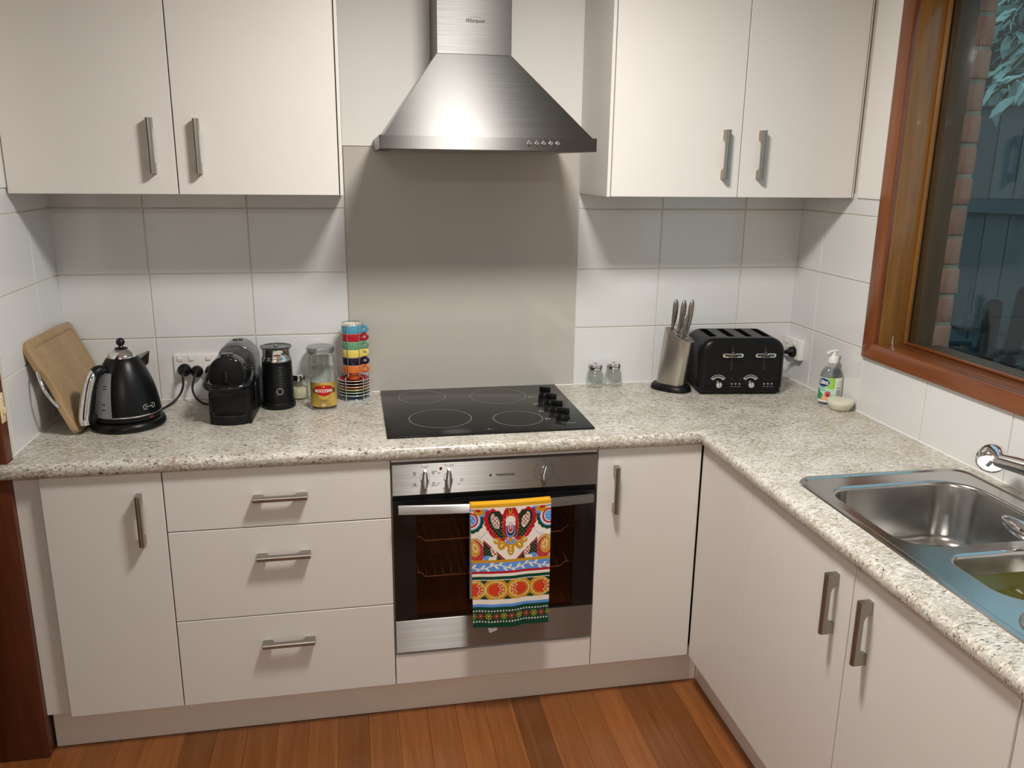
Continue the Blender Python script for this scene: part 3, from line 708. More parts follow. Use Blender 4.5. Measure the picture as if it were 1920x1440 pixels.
# ------------------------------------------------------------------ tea towel over the oven handle
def S(c): return np.array(c, float)
WHT, RED, DRD, GRN, DGR, BLU, GLD, ORG = S((232, 222, 210)), S((176, 24, 36)), S((150, 20, 30)), S((16, 66, 48)), S((36, 44, 28)), S((92, 146, 214)), S((196, 140, 30)), S((206, 62, 28))
YEL = S((226, 190, 60)); CRM = S((238, 220, 180))
def towel_color(U, Vv):
    C_ = np.ones(U.shape+(3,))*WHT
    def put(mask, col): C_[mask] = col
    u = U; v = Vv; asp = 1.53                           # height / width
    def ell(cx_, cv_, a_, b_, rot=0., fold=None):
        x_ = (u if fold is None else fold)-cx_; y_ = (v-cv_)*asp
        c_, s_ = math.cos(rot), math.sin(rot); return ((x_*c_+y_*s_)/a_)**2+((-x_*s_+y_*c_)/b_)**2
    m_ = np.abs(u-.49); um = .49-m_                      # mirrored coordinate (0 = edge, .49 = centre)
    A = (v > .035) & (v < .445)
    # corner medallions
    for rr, col in ((.155, GRN), (.125, BLU), (.112, WHT), (.088, RED), (.070, WHT), (.062, BLU)):
        d = np.sqrt((um+.0)**2+((v-.12)*asp)**2); ang = np.arctan2((v-.12)*asp, um)
        r_ = rr+(.012*np.abs(np.sin(ang*8)) if col is GRN else 0)+(.010*np.abs(((ang*9/PI) % 1)-.5)*2 if col is RED else 0)
        put(A & (d < r_), col)
    put(A & (np.sin(u*140)*np.sin(v*asp*90) > .75) & (np.sqrt(um**2+((v-.12)*asp)**2) < .062), WHT)
    # blue ground and gold shape at top sides
    put(A & (ell(.16, .065, .085, .05, 0, um) < 1), BLU); put(A & (ell(.10, .05, .07, .055, .3, um) < 1), GLD)
    put(A & (ell(.09, .045, .035, .02, .3, um) < 1), RED)
    # dotted lace next to the medallion
    lace = A & (np.abs(np.sqrt((um-.02)**2+((v-.12)*asp)**2)-.23) < .02)
    put(lace & (np.sin(u*150)*np.sin(v*asp*150) > .6), S((90, 110, 170)))
    # side paisleys (gold / red dotted) lower sides
    pz = A & (ell(.06, .37, .10, .14, -.25, um) < 1); put(pz, RED)
    put(A & (ell(.035, .35, .075, .10, -.25, um) < 1), GLD); put(A & (ell(.05, .345, .03, .055, -.25, um) < 1), CRM)
    put(A & (ell(.05, .345, .02, .04, -.25, um) < 1), GLD)
    put(pz & (np.sin(u*190)*np.sin(v*asp*190) > .8), WHT)
    put(A & (np.abs(ell(.06, .37, .115, .155, -.25, um)-1.) < .12), GLD)
    # dark leaf paisleys with red zig-zag round the centre
    for cx_, cv_, a_, b_, rt in ((.315, .16, .115, .175, -.55), (.34, .245, .10, .06, .5)):
        e = ell(cx_, cv_, a_, b_, rt, um); zig = .10*np.abs(((np.arctan2((v-cv_)*asp, um-cx_)*7/PI) % 1)-.5)*2
        put(A & (e < 1.18+zig*3), RED)
    for cx_, cv_, a_, b_, rt in ((.33, .15, .10, .155, -.55), (.36, .235, .085, .045, .5)):
        put(A & (ell(cx_, cv_, a_, b_, rt, um) < 1), DGR)
    put(A & (ell(.30, .135, .045, .095, -.35, um) < 1), WHT)
    net = (np.abs(((u*1.0+v*asp*.9)*22 % 1)-.5) < .16) | (np.abs(((u*1.0-v*asp*.9)*22 % 1)-.5) < .16)
    put(A & (ell(.30, .135, .04, .085, -.35, um) < 1) & net, S((150, 60, 40)))
    put(A & (ell(.33, .08, .04, .032, 0, um) < 1), DGR)
    put(A & (ell(.335, .20, .10, .155, -.55, um) < 1) & (np.sin(u*120+1)*np.sin(v*asp*120) > .86), S((210, 170, 110)))
    # centre motif
    for e_, col in (((.49, .145, .105, .20), RED), ((.49, .10, .055, .09), ORG), ((.49, .055, .05, .055), RED), ((.49, .055, .022, .045), GLD), ((.49, .05, .010, .028), DGR)):
        put(A & (ell(*e_) < 1), col)
    put(A & (ell(.49, .135, .062, .055) < 1) & (v < .15), WHT); put(A & (np.abs(v-.165) < .012) & (m_ < .06), WHT)
    for e_, col in (((.49, .215, .056, .085), BLU), ((.49, .21, .046, .07), DGR), ((.49, .20, .032, .055), WHT), ((.49, .20, .024, .045), RED), ((.49, .19, .006, .03), WHT)):
        put(A & (ell(*e_) < 1), col)
    put(A & (np.abs(ell(.49, .19, .10, .16)-1) < .08) & (np.sin(np.arctan2((v-.19)*asp, u-.49)*22) > .3), S((230, 150, 90)))
    # gold flower
    for cx_, cv_, a_, b_ in ((.32, .295, .045, .04), (.375, .335, .05, .05), (.49, .365, .045, .075), (.49, .32, .12, .04)): put(A & (ell(cx_, cv_, a_, b_, 0, um) < 1), GLD)
    put(A & (ell(.49, .30, .06, .035) < 1), BLU); put(A & (np.abs(u-.49)*1.1+np.abs(v-.292)*asp < .04), GLD)
    for cx_, cv_ in ((.32, .295), (.30, .285), (.37, .335), (.385, .325), (.49, .34), (.49, .365), (.49, .39)): put(A & (ell(cx_, cv_, .011, .011, 0, um) < 1), CRM)
    # lower dark wedges below the white V
    wedge = A & (v > .27) & ((v-.27)*asp*1.15 > (um-.16)*.0+.0) & (um > .15) & ((v-.285)*asp > (um-.16)*.92)
    put(wedge, DGR); put(wedge & ((v-.305)*asp < (um-.16)*.92) & ((u*40 % 1) < .6), RED)
    put(wedge & (ell(.28, .385, .03, .07, -.4, um) < 1), WHT); put(wedge & (ell(.28, .385, .024, .06, -.4, um) < 1) & net, RED)
    put(wedge & (ell(.40, .42, .05, .025, .6, um) < 1), RED)
    put(wedge & (ell(.20, .43, .06, .035, 0, um) < 1), BLU); put(wedge & (ell(.26, .435, .05, .025, 0, um) < 1), WHT)
    put(wedge & (np.sin(u*150)*np.sin(v*asp*150) > .88), CRM)
    # bands
    def band(v0, v1, col): put((v >= v0) & (v < v1), col)
    band(0, .028, S((214, 158, 34))); band(.445, .468, GLD); band(.468, .535, BLU)
    w_ = .502+.016*np.sin(u*15); put((np.abs(v-w_) < .004) & (v > .468) & (v < .535), WHT)
    for k_ in range(18):
        cu_ = .03+k_*.056; cv_ = .502+.016*math.sin(cu_*15)+(.018 if k_ % 2 else -.016)
        put((ell(cu_, cv_, .034, .013, .7*(1 if k_ % 2 else -1)) < 1) & (v > .468) & (v < .535), WHT)
    band(.535, .556, RED); band(.556, .578, WHT); band(.578, .605, GRN); band(.605, .608, WHT); band(.608, .765, GLD)
    for k_, cu_ in enumerate((.02, .18, .335, .585, .89)):
        pass
    for cu_, dirn in ((.035, 1), (.30, 1), (.60, -1), (.89, 1)):
        for rr, col in ((1.0, S((214, 170, 60))), (.86, S((150, 60, 24))), (.80, GLD), (.72, ORG)):
            put((ell(cu_, .687, .135*rr, .105*rr) < 1) & (v > .608) & (v < .765), col)
        put((np.abs(ell(cu_, .687, .127, .098)-1) < .13) & (np.sin(np.arctan2((v-.687)*asp, u-cu_)*26) > 0) & (v > .608) & (v < .765), CRM)
        for a_ in range(-2, 3):
            ca, sa = math.cos(a_*.5+(0 if dirn > 0 else PI)), math.sin(a_*.5+(0 if dirn > 0 else PI))
            for q_, col in ((.088, ORG), (.06, S((232, 170, 90)))):
                put((ell(cu_+ca*q_, .687+sa*q_/asp*.9, .024, .014, math.atan2(sa, ca)) < 1) & (v > .612) & (v < .762), S((228, 150, 40)) if col is ORG else RED)
                put((ell(cu_+ca*q_, .687+sa*q_/asp*.9, .013, .007, math.atan2(sa, ca)) < 1) & (v > .612) & (v < .762), CRM)
    for cu_ in (.15, .445, .745, .985):
        for vv, s_ in ((.608, 1), (.765, -1)):
            put((np.abs(u-cu_)/.055+np.abs(v-vv)*asp/.05 < 1) & (v >= .608) & (v < .765), GRN)
    band(.765, .805, WHT); band(.805, .828, BLU); band(.828, 1.01, GRN)
    for vv in (.862, .952):
        du_ = ((u+.01)*26 % 1)-.5; put((du_/26*1.0)**2+((v-vv)*asp)**2 < .0105**2, WHT)
    for k_ in range(11):
        cu_ = .0+k_*.1; d = np.sqrt((u-cu_)**2+((v-.907)*asp)**2); an = np.arctan2((v-.907)*asp, u-cu_)
        put((d < .044) & (d > .014) & (np.cos(an*8) > .1), RED if k_ % 2 else S((170, 160, 40))); put(d < .011, S((214, 150, 90)))
    return C_
def towel_pos(U, Vv):
    # front flap: from bar top downwards; tiny folds; slight taper towards the hem
    xl = .2145+.0075*Vv; xr = .4475-.0015*Vv
    X = xl+(xr-xl)*U
    bar = lambda x_: oy-.030-.020*np.sin(PI*(x_-.017)/.563)
    Z = .7142-.3775*Vv-.006*U*Vv
    Yf = bar(X)-.010-.010*Vv+.0035*np.sin(U*9+1.0)*Vv+.002*np.sin(U*21)*Vv**2+.004*np.sin(Vv*5+U*3)*.5*Vv
    return X, Yf, Z
tw = thing('tea_towel', 'colourful folk-patterned tea towel hanging over the oven handle', 'tea towel', (0, 0, 0))
o = painted('front_flap', 230, 352, towel_pos, towel_color, M_VC, tw)
md = o.modifiers.new('thick', 'SOLIDIFY'); md.thickness = .0016; md.offset = -1
def back_pos(U, Vv):
    X = .2155+(.4465-.2155)*U; bar = oy-.030-.020*np.sin(PI*(X-.017)/.563)
    return X, bar+.0105-.004*Vv+.0*U, .7150-.30*Vv
o = painted('back_flap', 12, 30, back_pos, lambda U, Vv: np.ones(U.shape+(3,))*S((190, 180, 168)), M_VC, tw)
md = o.modifiers.new('thick', 'SOLIDIFY'); md.thickness = .0016; md.offset = 1
def fold_pos(U, Vv):
    X = .2145+(.4475-.2145)*U; bar = oy-.030-.020*np.sin(PI*(X-.017)/.563)
    return X, bar+.0015-.0125*np.cos(Vv*PI)*.93, .7135+.0045*np.sin(Vv*PI)
o = painted('fold', 24, 8, fold_pos, lambda U, Vv: np.ones(U.shape+(3,))*S((214, 158, 34)), M_VC, tw)
md = o.modifiers.new('thick', 'SOLIDIFY'); md.thickness = .0014; md.offset = -1
lb = box('care_label', (-.0125, .0125, -.0006, .0006, -.013, .009), M_WHITEPL, tw, 0); lb.location = (.278, oy-.0635, .330); lb.rotation_euler = (-.15, -.35, 0); lb['label'] = 'small white care label'
boxes('label_print', [(-.009, .007, -.0009, -.0006, .004-i*.004, .0055-i*.004) for i in range(3)], M_LIGHTPRINT, lb)

# ------------------------------------------------------------------ sink and tap
t = thing('sink', 'stainless steel one-and-a-half bowl inset sink with drainer', 'sink', (0, 0, ZC))
bm = bmesh.new()
rim = rrect(SX0, SX1, SY0, SY1, .055, 8)
b1 = rrect(1.022, 1.412, -1.405, -1.058, [.085, .085, .10, .075], 10)
b2 = rrect(1.062, 1.345, -1.640, -1.437, [.075, .075, .05, .05], 10)
levels = [(0, .0003), (.0025, .0036), (.012, .0042), (.018, .0012)]
prev = None
for d_, z_ in levels:
    vs = [bm.verts.new((x_, y_, z_)) for x_, y_ in inset(rim, d_)]
    if prev:
        for i in range(len(vs)): bm.faces.new((prev[i], prev[(i+1) % len(vs)], vs[(i+1) % len(vs)], vs[i]))
    prev = vs
def bowl(bm, poly, depth, z0=.0012):
    first = None; pv = None
    prof_ = [(0, z0), (.003, z0-.0008), (.006, z0-.004), (.0075, z0-.010), (.016, -depth+.03), (.020, -depth+.014), (.032, -depth+.003), (.05, -depth)]
    for d_, z_ in prof_:
        vs = [bm.verts.new((x_, y_, z_)) for x_, y_ in inset(poly, d_)]
        if pv:
            for i in range(len(vs)): bm.faces.new((pv[i], pv[(i+1) % len(vs)], vs[(i+1) % len(vs)], vs[i]))
        else: first = vs
        pv = vs
    bm.faces.new(pv); return first
es = []
def eg(vs):
    for i in range(len(vs)):
        a_, b_ = vs[i], vs[(i+1) % len(vs)]; es.append(bm.edges.get((a_, b_)) or bm.edges.new((a_, b_)))
eg(prev)
for b_ in (b1, b2): eg([bm.verts.new((x_, y_, .0012)) for x_, y_ in b_])
bmesh.ops.triangle_fill(bm, use_beauty=True, edges=es)
from_bm('flange', bm, M_SINK, t, 12)
for b_, dp in ((b1, .165), (b2, .12)):
    bm = bmesh.new(); bowl(bm, b_, dp); from_bm('bowl', bm, M_SINK, t, 70)
lathe('drain', [(0, .001), (.018, .001), (.03, .004), (.042, .003), (.043, 0), (0, 0)], M_CHROME, t, 32, (1.22, -1.24, -.165))
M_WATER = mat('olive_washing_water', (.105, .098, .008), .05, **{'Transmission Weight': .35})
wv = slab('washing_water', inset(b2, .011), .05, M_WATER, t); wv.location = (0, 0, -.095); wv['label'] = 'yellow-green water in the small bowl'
for i in range(9):
    xx = 1.02+.046*i; y0_ = -1.70 if i else -1.665
    pts = catmull([(xx+(.035 if i == 0 else .0), y0_, .0012), (xx, y0_-.05, .002), (xx, -1.85, .002), (xx, -2.0, .0012)], 5)
    tube('drainer_ridge', pts, [.002]+[.0045]*(len(pts)-2)+[.002], M_SINK, t, 8)
t = thing('mixer_tap', 'chrome kitchen mixer tap with pull-out head behind the sink', 'tap', (1.432, -1.50, ZC))
lathe('base', [(0, 0), (.028, 0), (.028, .006), (.024, .012), (.023, .10), (.018, .115), (0, .118)], M_CHROME, t, 32)
spc = catmull([(-.0, .0, .085), (-.0, .03, .113), (-.012, .12, .110), (-.022, .24, .102), (-.029, .325, .093)], 8)
tube('spout', spc, [.021]*(len(spc)-8)+[.020-.0004*i for i in range(8)], M_CHROME, t, 20)
hd = lathe('spray_head', [(0, .036), (.014, .0345), (.025, .027), (.0325, .012), (.034, -.002), (.0325, -.014), (.029, -.020), (.027, -.0215), (.0265, -.019), (0, -.0195)], M_CHROME, t, 36)
hd.matrix_local = Matrix.Translation((-.031, .345, .090)) @ Matrix.Rotation(-.9, 4, 'X') @ Matrix.Rotation(.75, 4, 'Y')
box('spray_button', (-.004, .004, -.010, .010, -.0205, -.0185), M_GREYPL, hd)
lev = catmull([(-.182, .122, .047), (-.176, .09, .038), (-.165, .05, .034), (-.11, .012, .045), (-.02, 0, .06)], 8)
tube('lever', lev, [.005+.013*min(1, (i/9))**.6 for i in range(len(lev))], M_CHROME, t, 16, flat=.8)

# ------------------------------------------------------------------ power outlets, plugs and cords
t = thing('power_outlet', 'white triple power outlet on the back wall behind the coffee machine', 'power outlet', (-.585, -TT, .992))
slab('plate', rrect(-.0755, .0755, -.0375, .0375, .005, 3), .009, M_WHITEPL, t, .003, 2, lambda u, v, w: (u, -w, v))
for sx_ in (-.056, -.021, .031):
    s_ = slab('switch', rrect(-.0075, .0075, -.0065, .0065, .002, 2), .004, M_WHITEPL, t, .0012, 2, lambda u, v, w: (u, -w, v)); s_.location = (sx_, -.0085, .0225)
    boxes('switch_surround', [(sx_-.009, sx_+.009, -.0094, -.0088, .0148, .0154), (sx_-.009, sx_+.009, -.0094, -.0088, .0298, .0304), (sx_-.009, sx_-.0084, -.0094, -.0088, .0148, .0304), (sx_+.0084, sx_+.009, -.0094, -.0088, .0148, .0304)], M_LIGHTPRINT, t)
def plug(parent, loc, mtx, r=.0205):
    p = lathe('plug', [(0, 0), (r, 0), (r, .010), (r*.9, .016), (r*.62, .020), (r*.40, .026), (r*.36, .036), (0, .037)], M_BLACKPL, parent, 28)
    p.matrix_local = Matrix.Translation(loc) @ mtx; return p
RY = Matrix.Rotation(PI/2, 4, 'X')
Y0 = -.0135
t = thing('power_cable', 'black plug and cord from the wall outlet to the kettle', 'cable', (-.628, Y0, .979))
plug(t, (0, 0, 0), RY)
tube('cord', catmull([(0, -.034, 0), (.001, -.046, -.012), (.0, -.050, -.042), (-.012, -.058, -.070), (-.032, -.080, -.0885), (-.058, -.125, -.0965), (-.075, -.17, -.0965)], 7), .0037, M_RUBBER, t, 10)
t = thing('power_cable', 'black plug and looping cord from the middle socket to the coffee machine', 'cable', (-.590, Y0, .973))
plug(t, (0, 0, 0), RY, .019)
tube('cord', catmull([(0, -.034, 0), (-.003, -.045, -.014), (-.010, -.052, -.045), (.0, -.06, -.072), (.022, -.075, -.088), (.05, -.085, -.0895), (.072, -.085, -.0895)], 7), .0035, M_RUBBER, t, 10)
t = thing('power_cable', 'black plug and short loop of cord half hidden behind the coffee machine', 'cable', (-.545, Y0, .974))
plug(t, (0, 0, 0), RY, .019)
tube('cord', catmull([(0, -.034, 0), (-.004, -.046, -.012), (-.016, -.05, -.022), (-.019, -.052, -.038), (-.006, -.055, -.052), (.012, -.058, -.056), (.04, -.05, -.06)], 7), .0035, M_RUBBER, t, 10)
t = thing('power_outlet', 'white double power outlet on the side wall by the toaster', 'power outlet', (XR-TT, -.060, 1.0005))
slab('mounting_block', rrect(-.056, .056, -.0375, .0375, .005, 3), .018, M_WHITEPL, t, .003, 2, lambda u, v, w: (-w, u, v))
slab('plate', rrect(-.054, .054, -.036, .036, .004, 3), .006, M_WHITEPL, t, .002, 2, lambda u, v, w: (-.018-w, u, v))
for sy_ in (.030, -.022):
    s_ = slab('switch', rrect(-.007, .007, -.006, .006, .002, 2), .004, M_WHITEPL, t, .0012, 2, lambda u, v, w: (-w, u, v)); s_.location = (-.0235, sy_, .020)
    box('switch_shadow_line', (-.0245, -.0238, sy_-.006, sy_+.006, .0105, .0118), M_LIGHTPRINT, t)
boxes('socket_slot', [(-.0246, -.0239, .032, .0345, -.012, -.004), (-.0246, -.0239, .021, .0235, -.012, -.004), (-.0246, -.0239, .0268, .0292, -.024, -.016)], M_PRINT, t)
t = thing('power_cable', 'black plug and cord with a white tag running to the toaster', 'cable', (XR-TT-.0245, -.085, .992))
plug(t, (0, 0, 0), Matrix.Rotation(-PI/2, 4, 'Y'), .019)
tube('cord', catmull([(-.034, 0, 0), (-.05, .002, -.001), (-.075, .008, -.004), (-.11, .02, -.012), (-.15, .03, -.03)], 6), .0035, M_RUBBER, t, 10)
tg = slab('tag', rrect(-.026, .026, -.009, .009, .001, 2), .0008, M_WHITEPL, t, 0, 1, lambda u, v, w: (u, -w, v)); tg.location = (-.062, .0, -.026); tg.rotation_euler = (0, .36, -.5); tg['label'] = 'white test tag'
boxes('tag_print', [(-.02+i*.0065, -.0155+i*.0065, -.0012, -.0008, -.004+(i % 2)*.002, .005-(i % 3)*.0015) for i in range(6)]+[(-.004, .02, -.0012, -.0008, -.0075, -.0065)], M_PRINT, tg)

# ------------------------------------------------------------------ chopping board leaning on the left wall
p0 = Vector((-.857, -.362, ZC+.0085)); u_ = Vector((.05, .9985, 0)).normalized()
top_pt = Vector((XL+TT+.006, -.364, 1.150)); w0 = top_pt-p0; v_ = (w0-u_*w0.dot(u_)).normalized(); n_ = u_.cross(v_)   # n_ towards the room
if n_.x < 0: n_ = -n_
BH = w0.dot(v_); BW = .340; BT = .018
t = thing('chopping_board', 'bamboo chopping board with metal side handle leaning in the left corner', 'chopping board', p0)
t.matrix_world = Matrix(((u_.x, v_.x, n_.x, p0.x), (u_.y, v_.y, n_.y, p0.y), (u_.z, v_.z, n_.z, p0.z), (0, 0, 0, 1)))
outl = rrect(0, BW, 0, BH, .022, 5)
notch = [(0, .205), (.0035, .200), (.016, .178), (.019, .145), (.016, .112), (.0035, .090), (0, .085)]
outl2 = []
for p in outl:
    outl2.append(p)
# walk: rrect starts at (0,r) corner bottom-left; the last edge (x=0 going down) is closed by the notch
outl2 = outl + notch
bd = slab('board', outl2, BT, M_BAMBOO, t, .003, 3, lambda a, b, c_: (a, b, c_-BT))
gr = rrect(.028, BW-.022, .022, BH-.022, .015, 5)
M_GROOVE = wood('bamboo_groove', (.35, .225, .11), (.29, .17, .08), (.40, .27, .14), (14, 3, 40), .6)
vs, fs = tube_data([(a, b, -.0008) for a, b in gr], .0035, 8, True, 1.0); from_py('juice_groove', vs, fs, M_GROOVE, t, 50)
rs_ = random.Random(5)
y_ = .026
while y_ < BH-.03:                               # laminated strips, proud by a hair
    h_ = min(.029, BH-.027-y_); b_ = box('strip', (.033, BW-.027, y_+.0003, y_+h_-.0003, -.002, .0005), M_BAMBOO, t, .0003, 1); y_ += h_
    b_.data.transform(Matrix.Identity(4))
tube('handle', catmull([(.004, .205, -.009), (-.010, .192, -.009), (-.024, .145, -.009), (-.010, .098, -.009), (.004, .085, -.009)], 8), .0042, M_CHROME, t, 12)

# ------------------------------------------------------------------ kettle
t = thing('kettle', 'matt black conical electric kettle with chrome lid and handle', 'kettle', (-.748, -.266, ZC))
lathe('base', [(0, .0006), (.098, .0006), (.1035, .006), (.1035, .014), (.099, .022), (.094, .026), (0, .026)], M_BLACK, t, 64)
body_prof = [(0, .0275), (.088, .0275), (.0925, .031), (.0935, .040), (.0925, .052), (.0895, .075), (.0845, .10), (.078, .125), (.0695, .15), (.0605, .172), (.0515, .190), (.044, .2015), (.039, .2065), (0, .2065)]
lathe('body', body_prof, M_BLACK, t, 72)
lathe('trim_ring', [(.0935, .044), (.0942, .0455), (.0938, .0475), (.0925, .047)], M_CHROME, t, 72)
lathe('lid', [(.0395, .2055), (.0395, .2075), (.036, .2135), (.030, .2215), (.022, .2275), (.0175, .2295), (0, .2298)], M_CHROME, t, 48)
kn = lathe('lid_knob', [(.0175, .2285), (.0185, .2305), (.016, .2325), (.007, .2345), (.0055, .2375)]+[(.0122*math.cos(a_), .2485+.0122*math.sin(a_)) for a_ in [(-1.15+i*(PI/2+1.15)/9) for i in range(9)]]+[(0, .2607)], M_BLACKGL, t, 32)
kd = Vector((-.74, -.67, 0)).normalized(); kp = Vector((-kd.y, kd.x, 0))
K = lambda r, z, s=0.: kd*r+kp*s+Vector((0, 0, z))
hp = catmull([K(.050, .168), K(.064, .177), K(.080, .175), K(.091, .158), K(.103, .125), K(.113, .085), K(.120, .050), K(.119, .038)], 6)
tube('handle', hp, [.0145]*len(hp), M_BLACKPL, t, 16, flat=1.15, up=kd)
hp2 = catmull([K(.084, .180), K(.097, .160), K(.110, .126), K(.1205, .086), K(.1275, .050), K(.1265, .032)], 6)
o = tube('handle_trim', hp2, [.008+.0065*min(1, i/6) for i in range(len(hp2))], M_CHROME, t, 16, flat=1.3, up=kd); o['label'] = 'chrome strip along the handle'
slab('handle_foot', rrect(.080, .128, .034, .055, .008, 3), .026, M_BLACKPL, t, .004, 2, lambda u, v, w: tuple(K(u, v, w-.013)))
def gauge_pos(U, Vv):
    z_ = .045+.125*Vv; prz = np.array([p[1] for p in body_prof[3:-1]]); prr = np.array([p[0] for p in body_prof[3:-1]])
    r_ = np.interp(z_, prz, prr)+.0035; a0 = math.atan2(kd.y, kd.x)+.30; hw = (.34-.06*Vv); a_ = a0+(U-.5)*2*hw
    return r_*np.cos(a_), r_*np.sin(a_), z_
Ug, Vg = np.meshgrid(np.linspace(0, 1, 13), np.linspace(0, 1, 15)); X, Y, Z = gauge_pos(Ug, Vg)
idx = np.arange(13*15).reshape(15, 13); f_ = np.stack([idx[:-1, :-1], idx[:-1, 1:], idx[1:, 1:], idx[1:, :-1]], -1).reshape(-1, 4).tolist()
o = from_py('water_gauge', np.stack([X, Y, Z], -1).reshape(-1, 3).tolist(), f_, mottled('smoky_grey_gauge', (.21, .225, .24), .25, .1), t, 60, False); o['label'] = 'grey see-through water gauge'
for vz in (.2, .32, .66, .72):
    q = gauge_pos(np.array([.62]), np.array([vz])); a_ = math.atan2(q[1][0], q[0][0]); r_ = math.hypot(q[0][0], q[1][0])+.0006
    b_ = box('gauge_mark', (-.0002, .0002, -.006, .006, -.0012, .0012), M_PRINT, t); b_.location = (r_*math.cos(a_), r_*math.sin(a_), q[2][0]); b_.rotation_euler = (0, 0, a_)
sd = -kd
sp_ = [(.040, .192), (.083, .2085), (.076, .172), (.057, .166)]
vs = [tuple(sd*r_+Vector((0, 0, z_))+kp*w_) for w_s in (1, -1) for (r_, z_), w_ in zip(sp_, (.020*w_s, .004*w_s, .004*w_s, .014*w_s))]
from_py('spout', vs, [(0, 1, 2, 3), (7, 6, 5, 4), (0, 4, 5, 1), (1, 5, 6, 2), (2, 6, 7, 3), (3, 7, 4, 0)], M_NICKEL, t, None)
def kpatch(a0, zc_, r_off):
    def fn(u, v):
        z_ = zc_+v; r_ = np.interp(z_, [p[1] for p in body_prof[3:-1]], [p[0] for p in body_prof[3:-1]])+r_off; a_ = a0+u/.09
        return (r_*math.cos(a_), r_*math.sin(a_), z_)
    return fn
fn = kpatch(-.62, .069, .0006)
bp_ = rrect(-.0205, .0205, -.0072, .0072, .0070, 6); V_ = [fn(*p) for p in bp_]+[fn(*p) for p in inset(bp_, .0013)]; n = len(bp_)
bdg = from_py('badge', V_, [(i, (i+1) % n, n+(i+1) % n, n+i) for i in range(n)], M_LIGHTPRINT, t, None, False)
text('lettering', "De'Longhi", .0066, M_LIGHTPRINT, bdg, fn)
box('power_switch', (-.002, .004, -.008, .008, -.004, .004), mottled('dark_red_switch', (.12, .01, .02), .3, .1), t, .001).matrix_local = Matrix.Rotation(-.60, 4, 'Z') @ Matrix.Translation((.0905, 0, .0365))

# ------------------------------------------------------------------ coffee machine
t = thing('coffee_machine', 'black capsule coffee machine with lever handle beside the kettle', 'coffee machine', (-.450, -.192, ZC), -.045)
def arch(hw, z0, z1, n=14):
    out = [(-hw, z0), (hw, z0), (hw, z1-hw)]
    for i in range(1, n): a_ = PI*i/n; out.append((hw*math.cos(a_), z1-hw+hw*math.sin(a_)))
    out.append((-hw, z1-hw)); return out
slab('body', arch(.056, .012, .206), .235, M_BLACK, t, .008, 3, FR_XZ(-.085))
slab('water_tank', arch(.0575, .020, .213), .10, M_GREYPL, t, .012, 3, FR_XZ(.035))
b_ = box('tank_slot', (-.002, .003, -.010, .010, -.0008, .0006), M_PRINT, t); b_.location = (0, .075, .2130)
slab('head', [(.0545*math.cos(2*PI*i/40), .152+.0545*math.sin(2*PI*i/40)) for i in range(40)], .06, M_BLACKGL, t, .007, 3, FR_XZ(-.125))
slab('head_rim', [(.0475*math.cos(2*PI*i/40), .152+.0475*math.sin(2*PI*i/40)) for i in range(40)], .008, M_BLACKPL, t, .003, 2, FR_XZ(-.131))
hb_ = box('spout_ridge', (-.007, .007, -.140, -.120, .118, .168), M_BLACKGL, t, .005)
lv = catmull([(-.058, -.045, .150), (-.0635, -.085, .137), (-.060, -.128, .127), (-.035, -.149, .121), (0, -.155, .119), (.035, -.149, .121), (.060, -.128, .127), (.0635, -.085, .137), (.058, -.045, .150)], 6)
tube('lever', lv, .0062, M_BLACKGL, t, 12, flat=1.0)
for s_ in (-1, 1): lathe('pivot', [(0, .010), (.011, .009), (.0125, .006), (.0125, 0), (0, 0)], M_BLACKGL, t, 24).matrix_local = Matrix.Translation((s_*.055, -.045, .150)) @ Matrix.Rotation(s_*PI/2, 4, 'Y')
tab = box('lever_tab', (-.017, .017, -.112, -.080, .198, .2105), M_BLACKGL, t, .004)
boxes('button', [(-.014, -.001, .085, .098, .2110, .2155), (.002, .015, .085, .098, .2110, .2155)], M_BLACKGL, t, .002)
slab('front_panel', rrect(-.058, .058, .020, .108, [.006, .006, .016, .016], 4), .045, M_BLACKPL, t, .006, 2, FR_XZ(-.122))
# perforated cup support
gr_ = []
for i in range(13):
    for j in range(11): gr_.append((-.045+i*.0073+(j % 2)*.0018, -.043+i*.0073+(j % 2)*.0018-.0022+.0, -.1243, -.1225, .040+j*.0056, .0426+j*.0056))
boxes('grille', [(a_, a_+.0036, y0_, y1_, z0_, z1_) for a_, _, y0_, y1_, z0_, z1_ in gr_], M_BLACKGL, t)
tube('panel_edge', [(u, -.1235, v) for u, v in rrect(-.050, .050, .033, .104, .012, 4)], .0018, M_BLACKGL, t, 8, True)
lathe('drip_tray', [(0, .0006), (.051, .0006), (.053, .004), (.053, .026), (.050, .030), (0, .030)], M_BLACKPL, t, 40, (0, -.112, 0), 1., .42)
lathe('drip_rim', [(.053, .026), (.0545, .028), (.053, .031), (.049, .0305)], M_BLACKGL, t, 40, (0, -.112, 0), 1., .42)
box('foot_rail', (-.058, -.046, -.118, .14, .0006, .03), M_BLACKPL, t, .003); box('foot_rail', (.046, .062, -.118, .14, .0006, .045), M_BLACKPL, t, .003)
slab('side_pod', rrect(-.05, .055, .012, .11, .03, 5), .009, M_BLACKPL, t, .005, 2, lambda u, v, w: (.056+w, u+.03, v))

